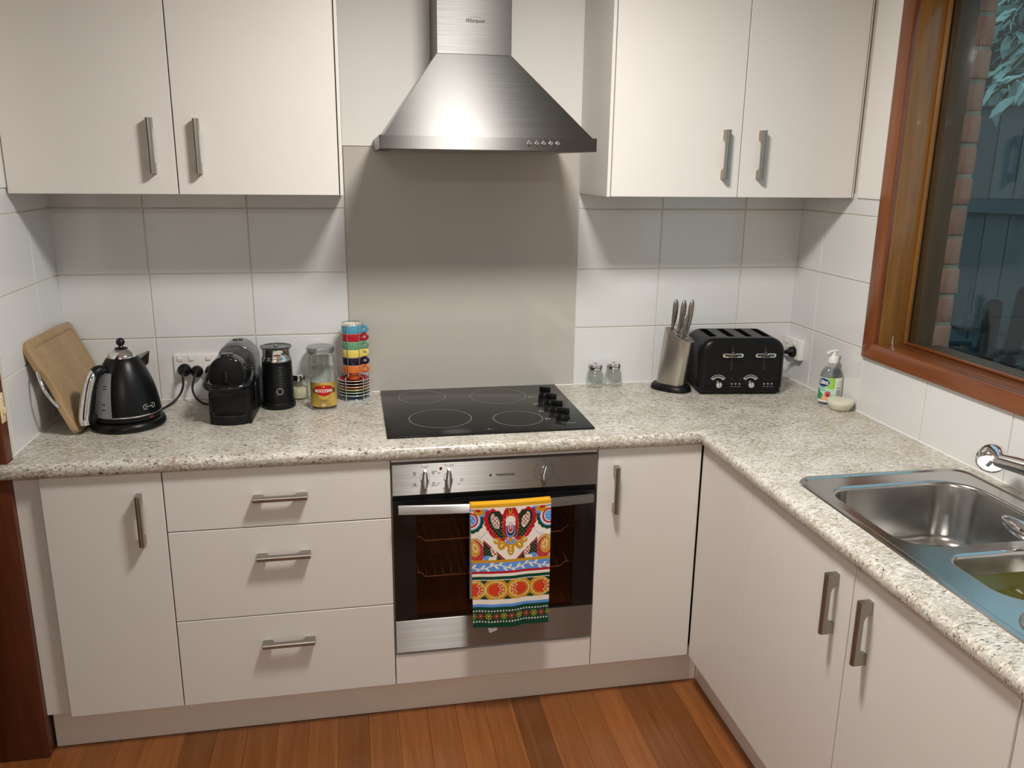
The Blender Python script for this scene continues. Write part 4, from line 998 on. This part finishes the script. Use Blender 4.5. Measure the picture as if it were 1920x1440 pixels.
# ------------------------------------------------------------------ milk frother
t = thing('milk_frother', 'black ribbed milk frother with steel band and smoky lid', 'milk frother', (-.3285, -.134, ZC))
lathe('base', [(0, .0006), (.050, .0006), (.052, .004), (.052, .016), (.0495, .022), (0, .022)], M_BLACKPL, t, 48)
pr_ = [(0, .0225), (.0465, .0225), (.0475, .026)]
for i in range(14):
    z_ = .052+i*.0066; rr = .0475-.0018*(z_-.026)/.12
    pr_ += [(rr, z_-.0014), (rr-.0009, z_), (rr, z_+.0014)]
pr_ += [(.0455, .1495), (.0435, .1515), (0, .1515)]
lathe('body', pr_, M_BLACK, t, 56)
lathe('steel_band', [(.0435, .151), (.0452, .152), (.0452, .1605), (.0425, .164), (.0418, .168), (.0418, .188), (.043, .190), (0, .190)], M_CHROME, t, 56)
lathe('lid', [(0, .1925), (.030, .192), (.040, .1895), (.0455, .1905), (.0490, .1965), (.0478, .1972), (.043, .194), (.034, .1955), (0, .1965)], G_LID, t, 56)
lathe('lid_knob', [(0, .201), (.007, .2005), (.008, .1965), (0, .196)], M_GREYPL, t, 24)
fo = Vector((.18, -.98, 0)).normalized(); ang = math.atan2(fo.y, fo.x)
pb = annulus('button_ring', 0, 0, .0085, .0105, 0, M_RING, t); pb.matrix_local = Matrix.Rotation(ang, 4, 'Z') @ Matrix.Translation((.0482, 0, .060)) @ Matrix.Rotation(PI/2, 4, 'Y')
lathe('button', [(0, .0018), (.006, .0015), (.0072, 0), (0, 0)], M_BLACKGL, t, 24).matrix_local = Matrix.Rotation(ang, 4, 'Z') @ Matrix.Translation((.0470, 0, .060)) @ Matrix.Rotation(PI/2, 4, 'Y')

# ------------------------------------------------------------------ jars behind and beside
def glass_jar(t, prof_out, wall=.0022, name='glass_body'):
    inn = [(max(r_-wall, .001), z_) for r_, z_ in prof_out if z_ > .004]
    return lathe(name, [(0, .0006)]+prof_out+inn[::-1]+[(0, .005)], G_JAR, t, 48)
t = thing('storage_jar', 'tall clear storage jar with grey metal screw lid behind the gold coffee jar', 'jar', (-.196, -.0585, ZC))
glass_jar(t, [(.044, .0006), (.0475, .005), (.0475, .125), (.046, .137), (.042, .146), (.0415, .158)])
lathe('lid', [(0, .1765), (.041, .1765), (.0435, .1755), (.0445, .173), (.0445, .162), (.0437, .1615), (.0437, .1575), (.0425, .157), (.041, .168), (0, .170)], mottled('grey_metal_lid', (.40, .40, .39), .32, .03, metal=.8), t, 48)

t = thing('coffee_jar', 'instant coffee jar with gold label and glass stopper lid', 'jar', (-.1865, -.1725, ZC))
glass_jar(t, [(.036, .0006), (.0405, .004), (.041, .010), (.041, .098), (.0395, .106), (.0345, .1145), (.0325, .119), (.0325, .126), (.0345, .128), (.0345, .131)])
lathe('stopper', [(0, .1325), (.0345, .1325), (.0365, .135), (.0365, .145), (.0345, .1475), (.0325, .149), (.0325, .153), (.0345, .156), (.034, .168), (.030, .1735), (.02, .1765), (0, .177)], G_JAR, t, 40)
M_COFFEE = mottled('coffee_granules', (.075, .035, .015), .8, .5, 300)
lathe('coffee', [(0, .0055), (.0375, .0055), (.0382, .012), (.0382, .062), (0, .064)], M_COFFEE, t, 40)
ja = math.atan2(-.985, .06)
def jar_label(U, Vv):
    a_ = ja+(U-.5)*2.9; return .0417*np.cos(a_), .0417*np.sin(a_), .0135+.0785*Vv
def jar_color(U, Vv):
    C_ = np.ones(U.shape+(3,))*S((206, 172, 84)); x_ = (U-.5)*2.9*.0417; z_ = Vv*.0785
    C_ *= (.93+.12*np.sin(U*9+Vv*3))[..., None]
    d = ((x_+.001)/.0285)**2+((z_-.052-.003*np.abs(x_)/.02)/.0165)**2
    C_[(np.abs(z_-.052) < .008) & (np.abs(x_) > .024) & (np.abs(x_) < .040)] = S((110, 92, 40))
    C_[(((x_+.001)/.020)**2+((z_-.040)/.0165)**2 < 1.12)] = S((90, 66, 24)); C_[(((x_+.001)/.020)**2+((z_-.040)/.0165)**2 < 1.0)] = S((206, 170, 70))
    C_[d < 1.12] = S((120, 20, 18)); C_[d < 1] = S((200, 22, 30))
    C_[((x_+.001)/.008)**2+((z_-.0665)/.006)**2 < 1] = S((176, 20, 26)); C_[((x_+.001)/.0035)**2+((z_-.0665)/.003)**2 < 1] = S((220, 180, 80))
    C_[((x_+.003)/.0055)**2+((z_-.0065)/.0045)**2 < 1] = S((232, 226, 206))
    C_[(np.abs(x_+.003) < .0016) & (np.abs(z_-.0065) < .0025)] = S((70, 60, 40))
    return C_
jl = painted('label', 110, 90, jar_label, jar_color, M_VG, t); jl['label'] = 'gold label with red oval'
cyl = lambda r_, a0, z0_: (lambda u, v: (r_*math.cos(a0+u/r_), r_*math.sin(a0+u/r_), z0_+v))
text('lettering', 'MOCCONA', .0135, M_WHITEPL, jl, cyl(.0422, ja-.03, .0655), 0, .0004, .80)
text('lettering', 'Classic', .0085, mottled('brown_print', (.16, .09, .02), .6, .1), jl, cyl(.0421, ja, .0345), .4)
G1 = 'small spice jars with chrome lids'
def spice_jar(label, x_, y_, fill=False, group=None):
    t = thing('spice_jar', label, 'jar', (x_, y_, ZC), 0, group)
    glass_jar(t, [(.024, .0006), (.0285, .004), (.0315, .016), (.0318, .030), (.030, .046), (.0245, .057), (.0225, .060), (.0225, .063)], .0026)
    lathe('lid', [(0, .0835), (.021, .0835), (.0245, .082), (.0252, .079), (.0252, .0645), (.0238, .064), (.0238, .074), (0, .075)], M_CHROME, t, 40)
    lathe('lid_rim', [(.0252, .0705), (.0257, .0715), (.0252, .0725)], M_BLACKPL, t, 40)
    lathe('pour_hole', [(0, .0842), (.006, .0842), (.0065, .0836), (0, .0836)], M_GREYPL, t, 16)
    if fill: lathe('powder', [(0, .0045), (.025, .005), (.0285, .017), (.0288, .030), (.027, .040), (0, .037)], mottled('cream_sugar', (.72, .64, .46), .8, .05, 200), t, 32)
    return t
spice_jar('small glass jar of cream powder half hidden behind the milk frother', -.270, -.046, True)
spice_jar('left one of the two empty glass jars beside the splashback', .7435, -.0420, False, G1)
spice_jar('right one of the two empty glass jars, nearer the knife block', .812, -.0375, False, G1)

# ------------------------------------------------------------------ espresso cups and saucers on their wire rack
CX, CYr = -.0905, -.068
rk = thing('cup_rack', 'chrome wire rack holding a tower of coloured espresso cups', 'rack', (CX, CYr, ZC))
ring = lambda r_, z_, n=36: [(r_*math.cos(2*PI*i/n), r_*math.sin(2*PI*i/n), z_) for i in range(n)]
ls = [(ring(.0375, .252), .0015, True), (ring(.040, .0022), .0016, True), (ring(.0245, .0852), .0012, True)]
for a_ in (-2.08, -1.03, .55, 2.4):
    c_, s_ = math.cos(a_), math.sin(a_)
    ls.append(([(c_*r_, s_*r_, z_) for r_, z_ in ((.0375, .252), (.0372, .245), (.0365, .09), (.037, .083), (.041, .081), (.054, .080), (.0565, .077), (.0565, .010), (.055, .0035), (.040, .0022))], .0014, False))
tubes('wire_frame', ls, M_CHROME, rk, 8)
cols = [('blue', (.085, .33, .50)), ('red', (.42, .012, .022)), ('green', (.135, .34, .185)), ('yellow', (.78, .62, .12)), ('black', (.014, .008, .022)), ('orange', (.70, .17, .035))]
M_CUPIN = mottled('cream_glaze', (.74, .70, .60), .15, .02)
pos_word = {'blue': 'topmost on the rack, above the red cup', 'red': 'second from the top of the rack', 'green': 'between the red and yellow cups on the rack', 'yellow': 'between the green and black cups on the rack', 'black': 'between the yellow and orange cups on the rack', 'orange': 'lowest of the stacked cups above the saucers'}
for i, (cn, cc) in enumerate(cols):
    zt_ = .2475-.0262*i
    t = thing('espresso_cup', f'{cn} espresso cup, {pos_word[cn]}', 'cup', (CX, CYr, ZC+zt_-.050), 0, 'espresso cups on the wire rack')
    m_ = mottled(cn+'_glaze', cc, .14, .03)
    lathe('cup_body', [(0, .0), (.0195, 0), (.0205, .002), (.0225, .022), (.0235, .0245), (.0345, .0250), (.0352, .028), (.0352, .0478), (.0347, .0495)], m_, t, 40)
    lathe('cup_lining', [(.0347, .0495), (.0338, .0500), (.0330, .049), (.0325, .028), (.021, .0265), (.019, .006), (0, .005)], M_CUPIN, t, 40)
    ha = -.42
    hp = catmull([(.034, 0, .0455), (.045, 0, .0465), (.0515, 0, .039), (.0465, 0, .0305), (.034, 0, .0285)], 6)
    h_ = tube('handle', hp, .0036, m_, t, 10, flat=1.3, up=(0, 1, 0)); h_.rotation_euler = (0, 0, ha)
sau = [('red', 'topmost red saucer directly under the orange cup'), ('black', 'black saucer, second from the top of the saucer stack'), ('orange', 'orange saucer, third from the top of the saucer stack'), ('yellow', 'yellow saucer, fourth from the top of the saucer stack'), ('green', 'green saucer, fifth from the top of the saucer stack'), ('blue', 'blue saucer at the bottom of the saucer stack')]
for i, (cn, lab_) in enumerate(sau):
    t = thing('saucer', lab_, 'saucer', (CX, CYr, ZC+.0545-.0098*i), 0, 'saucers stacked under the espresso cups')
    lathe('dish', [(0, .0), (.024, 0), (.036, .005), (.0515, .0128), (.0525, .0142), (.0505, .0147), (.034, .0085), (.024, .005), (0, .0045)], MATS[cn+'_glaze'], t, 48)
    lathe('rim', [(.0514, .0126), (.0531, .0140), (.0524, .0150), (.0503, .01475)], mottled('pale_rim_glaze', (.66, .62, .55), .2, .02), t, 48)

# ------------------------------------------------------------------ knife block and knives
kb0 = Vector((.998, -.118, ZC)); kyaw = math.atan2(-.74, .67)
t = thing('knife_block', 'slanted oval steel knife block on a black foot beside the toaster', 'knife block', kb0, kyaw)
ov = lambda a_, b_, n=44: [(a_*math.copysign(abs(math.cos(2*PI*i/n))**.8, math.cos(2*PI*i/n)), b_*math.copysign(abs(math.sin(2*PI*i/n))**.9, math.sin(2*PI*i/n))) for i in range(n)]
def ovring(a_, b_, z_, dx=0, dy=0, tilt=0): return [(x_+dx, y_+dy, z_+tilt*x_) for x_, y_ in ov(a_, b_)]
loft('foot', [ovring(.070, .046, .0006), ovring(.073, .048, .004), ovring(.072, .047, .012), ovring(.064, .040, .022), ovring(.058, .036, .0235)], M_BLACKPL, t)
LX, LY = .019, .004       # lean of the block in its own axes
loft('block', [ovring(.053, .0325, .0235), ovring(.053, .0325, .197, LX, LY, -.38), ovring(.0515, .031, .1985, LX, LY, -.38)], M_STEELV, t)
loft('slot_plate', [ovring(.049, .0285, .1986, LX, LY, -.38), ovring(.048, .0275, .1994, LX, LY, -.38)], M_NICKEL, t)
ax = Vector((LX, LY, .1665)).normalized()
slots = [(-.034, .010), (-.008, .009), (.016, .010), (.018, -.0225), (.040, .008)]
for sx_, sy_ in slots:
    b_ = box('slot', (-.009, .009, -.0022, .0022, -.0004, .0008), M_DARKJOINT, t, 0); b_.location = (LX+sx_, LY+sy_, .1994-.38*sx_); b_.rotation_euler = (0, .363, .15)
t.matrix_world = Matrix.Translation(kb0) @ Matrix.Rotation(kyaw, 4, 'Z')
KM = t.matrix_world.copy()
def knife(label, slot, lh, r_, tilt):
    sx_, sy_ = slot; base = KM @ Vector((LX+sx_, LY+sy_, .2002-.38*sx_))
    q = (ax+Vector(tilt)).normalized(); d = (KM.to_3x3() @ q)
    k_ = thing('kitchen_knife', label, 'knife', base, 0, 'knives in the steel block')
    k_.rotation_mode = 'QUATERNION'; k_.rotation_quaternion = Vector((0, 0, 1)).rotation_difference(d)
    pr = [(.0, .42), (.05, .52), (.3, .85), (.6, 1.0), (.82, .98), (.94, .75), (.985, .45), (1.0, .12)]
    pts = [Vector((.003*math.sin(PI*s_), 0, lh*s_)) for s_, _ in pr]
    tube('handle', pts, [r_*w_ for _, w_ in pr], M_NICKEL, k_, 16, flat=.62)
    boxes('handle_groove', [(-.0006, .0006, -r_*.64, -r_*.55, lh*.15, lh*.6)], M_PRINT, k_)
    box('bolster', (-.0045, .0045, -.0022, .0022, -.012, .003), M_NICKEL, k_, .0008)
knife('steel knife handle at the left end of the block, standing apart', slots[0], .102, .0105, (-.03, -.02, 0))
knife('broad steel knife handle in the middle of the block, behind the short one', slots[1], .112, .0108, (-.01, .03, 0))
knife('tall steel knife handle at the right of the block, nearest the toaster wall tiles', slots[2], .126, .0102, (.0, .06, 0))
knife('short slim steel knife handle at the front of the block', slots[3], .076, .0078, (.0, .08, 0))

# ------------------------------------------------------------------ toaster
tyaw = -.128
t = thing('toaster', 'black four-slice toaster with chrome levers and dials in the right corner', 'toaster', (1.2050, -.2270, ZC), tyaw)
TWd, TD = .150, .205
oc = rrect(-TWd+.006, TWd, .012, .197, [.018, .018, .050, .050], 8)
bd = slab('body', oc, TD, M_BLACK, t, .022, 5, FR_XZ(0.))
cut(bd, [(-.105+i*.062, -.105+i*.062+.026, .040, .180, .10, .25) for i in range(4)])
for i in range(4):
    x0_ = -.105+i*.062
    box('slot_well', (x0_+.0005, x0_+.0255, .0405, .1795, .0985, .1005), M_DARKJOINT, t)
    tubes('slot_wire', [([(x0_+.006, .05+j*.03, .178), (x0_+.006, .05+j*.03, .110)], .0012, False) for j in range(5)]+[([(x0_+.006, .042, .172), (x0_+.006, .178, .172)], .0012, False), ([(x0_+.020, .042, .172), (x0_+.020, .178, .172)], .0012, False)], M_CHROME, t, 6)
slab('base', rrect(-TWd+.012, TWd-.006, .006, .020, .006, 3), TD-.012, M_BLACKPL, t, .004, 2, FR_XZ(.006))
for fx in (-.12, .13):
    for fy in (.03, .17): lathe('foot', [(0, .0006), (.009, .0006), (.009, .007), (0, .007)], M_BLACKPL, t, 14, (fx, fy, 0))
for cx_ in (-.036, .0765):
    boxes('lever_slot', [(cx_-.0022, cx_+.0022, -.0008, .002, .088, .170)], M_DARKJOINT, t)
    lvr = slab('lever', rrect(-.036, .036, -.0078, .0078, .0075, 5), .006, M_CHROME, t, .002, 2, lambda u, v, w: (u, -w, v)); lvr.location = (cx_, -.006, .142)
    slab('lever_inlay', rrect(-.0295, .0295, -.0030, .0030, .0028, 4), .0008, M_BLACKGL, lvr, 0, 1, lambda u, v, w: (u, -.0060-w, v))
    vs = [(-.016, -.0062, -.006), (.016, -.0062, -.006), (0, -.0062, .0155), (0, -.020, .003)]
    from_py('lever_point', vs, [(0, 1, 3), (1, 2, 3), (2, 0, 3), (0, 2, 1)], M_CHROME, lvr, None)
    kx_ = cx_-.043
    arc = [(.0305*math.cos(a_)*1.0, .0305*math.sin(a_)) for a_ in [PI*.5+.98-i*1.96/14 for i in range(15)]]
    arc2 = [(.0195*math.cos(a_), .0195*math.sin(a_)) for a_ in [PI*.5-.98+i*1.96/14 for i in range(15)]]
    g = slab('dial_window', [(u*1.0, v*1.0) for u, v in arc+arc2], .0012, M_CHROME, t, 0, 1, lambda u, v, w: (u, -w, v)); g.location = (kx_, -.0001, .0425)
    arc = [(.0283*math.cos(a_), .0283*math.sin(a_)) for a_ in [PI*.5+.80-i*1.60/14 for i in range(15)]]; arc2 = [(.0245*math.cos(a_), .0245*math.sin(a_)) for a_ in [PI*.5-.80+i*1.60/14 for i in range(15)]]
    g2 = slab('dial_slit', arc+arc2, .0008, M_BLACKGL, t, 0, 1, lambda u, v, w: (u, -.0012-w, v)); g2.location = (kx_, 0, .0425)
    text('lettering', '1 2 3 4 5 6', .0045, M_PRINT, g2, lambda u, v: (.022*math.sin(u/.021), -.0016, .022*math.cos(u/.021)+v))
    kn = lathe('knob', [(0, .012), (.006, .0118), (.0098, .0095), (.0108, .006), (.0100, .002), (.0112, 0), (0, 0)], M_CHROME, t, 28)
    kn.matrix_local = Matrix.Translation((kx_+.003, 0, .038)) @ Matrix.Rotation(PI/2, 4, 'X')
    lathe('pointer', [(0, .0035), (.0026, .002), (.003, 0), (0, 0)], M_CHROME, t, 12).matrix_local = Matrix.Translation((kx_-.003, -.004, .0495)) @ Matrix.Rotation(PI/2, 4, 'X')
    for j in range(3):
        bx = cx_+.0055+.0135*j
        lathe('button', [(0, .0035), (.0026, .003), (.0036, .001), (.0038, 0), (0, 0)], M_CHROME, t, 14).matrix_local = Matrix.Translation((bx, 0, .0405)) @ Matrix.Rotation(PI/2, 4, 'X')
        text('lettering', ('cancel', 'bagel', 'defrost')[j], .0038, M_LIGHTPRINT, t, lambda u, v: (bx+u, -.0004, .031+v))
    for j in range(2):
        bx = cx_+.007+.0265*j
        lathe('indicator', [(0, .0012), (.0018, .001), (.002, 0), (0, 0)], M_REDPRINT, t, 10).matrix_local = Matrix.Translation((bx, 0, .0575)) @ Matrix.Rotation(PI/2, 4, 'X')

# ------------------------------------------------------------------ hand wash and soap dish
t = thing('soap_bottle', 'clear pump bottle of hand wash with green and white label', 'soap bottle', (1.459, -.362, ZC), .0)
sxy = (1.0, .78)
bo = [(0, .0008), (.033, .0008), (.0365, .004), (.0375, .012), (.0375, .088), (.036, .102), (.030, .117), (.021, .1275), (.0145, .132), (.013, .136), (.013, .140)]
lathe('bottle', bo+[(0, .140)], G_JAR, t, 48, (0, 0, 0), *sxy)
lathe('gel', [(0, .0028), (.032, .003), (.0358, .008), (.0362, .086), (.0348, .101), (.029, .115), (.022, .1225), (0, .1225)], G_GEL, t, 40, (0, 0, 0), *sxy)
cp_ = lathe('pump_collar', [(0, .1395), (.0158, .1395), (.0160, .141), (.0158, .157), (.014, .160), (.008, .161), (.007, .170), (.006, .1735), (0, .174)], M_WHITEPL, t, 32)
nz = catmull([(.014, .002, .1785), (.004, 0, .1780), (-.010, -.002, .1770), (-.022, -.004, .1735), (-.028, -.005, .1715)], 6)
tube('pump_nozzle', nz, [.0040]*(len(nz)-3)+[.0034, .003, .0026], M_WHITEPL, t, 12, flat=1.2)
tube('pump_stem', [(0, 0, .172), (0, 0, .178)], .0052, M_WHITEPL, t, 14)
tube('dip_tube', [(0, 0, .135), (-.004, 0, .008)], .0022, M_WHITEPL, t, 8)
la = -2.05
def sl_pos(U, Vv):
    a_ = la-.62+(U-.5)*3.6+.62; r_ = .0381; return r_*np.cos(a_), r_*.78*np.sin(a_)+0, .010+.082*Vv
def sl_col(U, Vv):
    C_ = np.ones(U.shape+(3,))*S((226, 232, 224))
    gl_ = (U < .62)
    C_[gl_] = (S((168, 216, 190))*(1-Vv[gl_][..., None])+S((200, 232, 214))*Vv[gl_][..., None])
    C_[gl_ & (Vv > .55) & (U > .42)] = S((150, 206, 86))
    C_[gl_ & (Vv < .52) & (Vv > .10) & (U < .30+.10*np.sin(Vv*9))] = S((40, 146, 96))
    C_[gl_ & ((U-.40)**2/.10**2+(Vv-.14)**2/.17**2 < 1)] = S((238, 170, 140)); C_[gl_ & ((U-.46)**2/.075**2+(Vv-.34)**2/.12**2 < 1)] = S((196, 84, 80)); C_[gl_ & ((U-.46)**2/.02**2+(Vv-.29)**2/.05**2 < 1)] = S((40, 30, 36))
    C_[gl_ & (Vv < .06)] = S((236, 236, 228))
    d = ((U-.31)/.185)**2+((Vv-.80)/.185)**2
    C_[d < 1.0] = S((170, 200, 220)); C_[d < .88] = S((18, 34, 96))
    C_[(U > .66) & (U < .82) & (Vv > .08) & (Vv < .62) & ((Vv*70 % 3) < 1.3)] = S((40, 44, 46))
    C_[(U > .66) & (U < .86) & (Vv > .66) & (Vv < .9) & ((Vv*40 % 2) < .6)] = S((150, 156, 152))
    return C_
sl = painted('label', 110, 90, sl_pos, sl_col, M_VL, t)
def slfn(u0, z0_):
    a0 = la+(u0-.5)*3.6
    return lambda u, v: (.0387*math.cos(a0+u/.034), .0387*.78*math.sin(a0+u/.034), z0_+v)
text('lettering', 'Glitz', .0190, M_WHITEPL, sl, slfn(.31, .0765), 0, .0006, .95)
text('lettering', 'HAND', .0085, mottled('green_print', (.03, .18, .12), .6, .02), sl, slfn(.29, .0570)); text('lettering', 'WASH', .0075, MATS['green_print'], sl, slfn(.33, .0495))
t = thing('soap_dish', 'small cream translucent soap dish beside the hand wash bottle', 'soap dish', (1.4535, -.4375, ZC))
M_SOAP = mat('cream_translucent_plastic', (.72, .69, .56), .35, **{'Subsurface Weight': .3, 'Subsurface Radius': (.02, .018, .01)})
lathe('dish', [(0, .0006), (.026, .0006), (.032, .004), (.0415, .022), (.0425, .029), (.041, .0325), (.036, .0335), (0, .0325)], M_SOAP, t, 44, (0, 0, 0), 1.0, 1.0)
tag(box('crumb', (-.007, .007, -.0006, .0006, 0, .001), M_DARKWOOD, None), 'tiny dark splinter lying on the worktop before the sink', 'crumb').location = (1.1515, -.760, ZC)
bpy.data.objects['crumb'].rotation_euler = (0, 0, .55)

# ------------------------------------------------------------------ outside the window
gd = box('ground', (1.75, 9, -6, 9, -.06, .2), M_GROUND); struct('', o=gd)
t = thing('fence', 'weathered grey paling fence beyond the window', 'fence', (0, 0, .2))
F0 = Vector((3.6, 3.4, 0)); F1 = Vector((6.4, -.8, 0)); fd = (F1-F0).normalized(); fa = math.atan2(fd.y, fd.x); FL_ = (F1-F0).length
pm = bpy.data.meshes.new('paling'); bm = bmesh.new(); add_box(bm, 0, .145, -.01, .01, .03, 1.95, .002, 1); bm.to_mesh(pm); bm.free(); pm.materials.append(M_FENCE)
for i in range(int(FL_/.15)):
    o = bpy.data.objects.new('paling', pm); COL.objects.link(o); o.parent = t; p = F0+fd*(i*.15); o.location = (p.x, p.y, 0); o.rotation_euler = (0, 0, fa)
for z_ in (.35, 1.15, 1.85):
    b_ = box('rail', (0, FL_, -.06, -.012, z_, z_+.09), M_FENCE, t); b_.location = F0; b_.rotation_euler = (0, 0, fa)
# garden chair
t = thing('garden_chair', 'teal wooden slat-back garden chair seen through the window', 'chair', (3.28, .93, .2), 2.75)
fan = [(-2, .80), (-1, .90), (0, .95), (1, .90), (2, .80)]
for k_, h_ in fan:
    s_ = slab('back_slat', [(-.032, 0), (.032, 0), (.043, h_*.78)]+[(.043*math.cos(a_), h_*.78+.043*math.sin(a_)) for a_ in [i*PI/8 for i in range(1, 8)]]+[(-.043, h_*.78)], .02, M_TEALWOOD, t, 0, 1, lambda u, v, w: (u, w, v))
    s_.location = (k_*.088, .20, .26); s_.rotation_euler = (-.42, k_*.075, 0)
for j in range(5):
    s_ = box('seat_slat', (-.27, .27, -.045, .045, -.01, .01), M_TEALWOOD, t, .003); s_.location = (0, -.28+j*.105, .40-j*.032); s_.rotation_euler = (-.3, 0, 0)
for s in (-1, 1):
    box('arm', (s*.36-.07, s*.36+.07, -.42, .36, .600, .625), M_TEALWOOD, t, .004)
    box('front_leg', (s*.30-.012, s*.30+.012, -.40, -.29, 0, .600), M_TEALWOOD, t, .003)
    b_ = box('rear_leg', (s*.275-.012, s*.275+.012, -.40, .75, -.06, .05), M_TEALWOOD, t, .003); b_.location = (0, 0, .26); b_.rotation_euler = (-.30, 0, 0)
box('back_brace', (-.40, .40, .33, .36, .55, .60), M_TEALWOOD, t, .003)
# leafy shrub
sh = thing('backdrop', 'dark boarded shed wall added beyond the garden fence to block the sky', 'backdrop', (0, 0, .2))  # added dark wall, keeps the bright sky out of view behind the fence
S0 = F0+Vector((.45, .75, 0)); 
for i in range(18):
    b_ = box('board', (-.3, FL_+1.2, -.012, .012, .0, .152), M_BACKDROP, sh); b_.location = (S0.x, S0.y, i*.148); b_.rotation_euler = (.05, 0, fa)
b_ = box('wall_core', (-.28, FL_+1.18, .02, .12, 0, 2.62), M_BACKDROP, sh); b_.location = S0; b_.rotation_euler = (0, 0, fa)
t = thing('shrub', 'grey-green leafy shrub overhanging the garden fence at the top of the window', 'shrub', (3.0, .70, 2.35))
lm = []
rl = random.Random(11)
for q in range(3):
    bm = bmesh.new(); n = 6; L_ = .105+.02*q; rows = []
    for i in range(n+1):
        s_ = i/n; w_ = .021*math.sin(PI*min(1, s_*.93+.05))**.8; z_ = -.35*L_*s_*s_+.004*math.sin(s_*14+q)
        rows.append((bm.verts.new((s_*L_, -w_, z_+.006)), bm.verts.new((s_*L_, 0, z_)), bm.verts.new((s_*L_, w_, z_+.006))))
    for a, b in zip(rows, rows[1:]):
        bm.faces.new((a[0], b[0], b[1], a[1])); bm.faces.new((a[1], b[1], b[2], a[2]))
    me = bpy.data.meshes.new('leaf'); bm.to_mesh(me); bm.free(); me.materials.append(M_LEAF); me.shade_smooth(); lm.append(me)
stems = []
cnt = 0
for k_ in range(34):
    b0 = Vector((rl.uniform(-.05, .25), rl.uniform(-.10, .30), rl.uniform(-.30, .30)))
    a_ = rl.uniform(1.2, 3.3); el = rl.uniform(-.7, .35); L_ = rl.uniform(.18, .34)
    d_ = Vector((math.cos(a_)*math.cos(el), math.sin(a_)*math.cos(el), math.sin(el)))
    P_ = lambda s_: b0+d_*L_*s_+Vector((0, 0, -.30*L_*s_*s_))
    stems.append(([P_(s_) for s_ in (0, .33, .66, 1)], .005, False))
    for j in range(9):
        if cnt >= 298: break
        cnt += 1; s_ = .12+.88*j/8
        o = bpy.data.objects.new('leaf', lm[j % 3]); COL.objects.link(o); o.parent = t; o.location = P_(s_)
        o.rotation_euler = (rl.uniform(-.7, .7), rl.uniform(-.4, 1.1), a_+rl.uniform(-1.4, 1.4)); sc_ = rl.uniform(.6, 1.05); o.scale = (sc_,)*3
stems.append(([(.75, -.95, -2.15), (.6, -.80, -1.0), (.35, -.5, .1), (.1, -.1, .45)], .025, False))
tubes('stem', stems, M_STEM, t, 6)

for me_ in bpy.data.meshes:
    if me_.materials and me_.materials[0] in (M_STEEL, M_OVST, M_CHIM) and not me_.uv_layers: add_uv(me_)
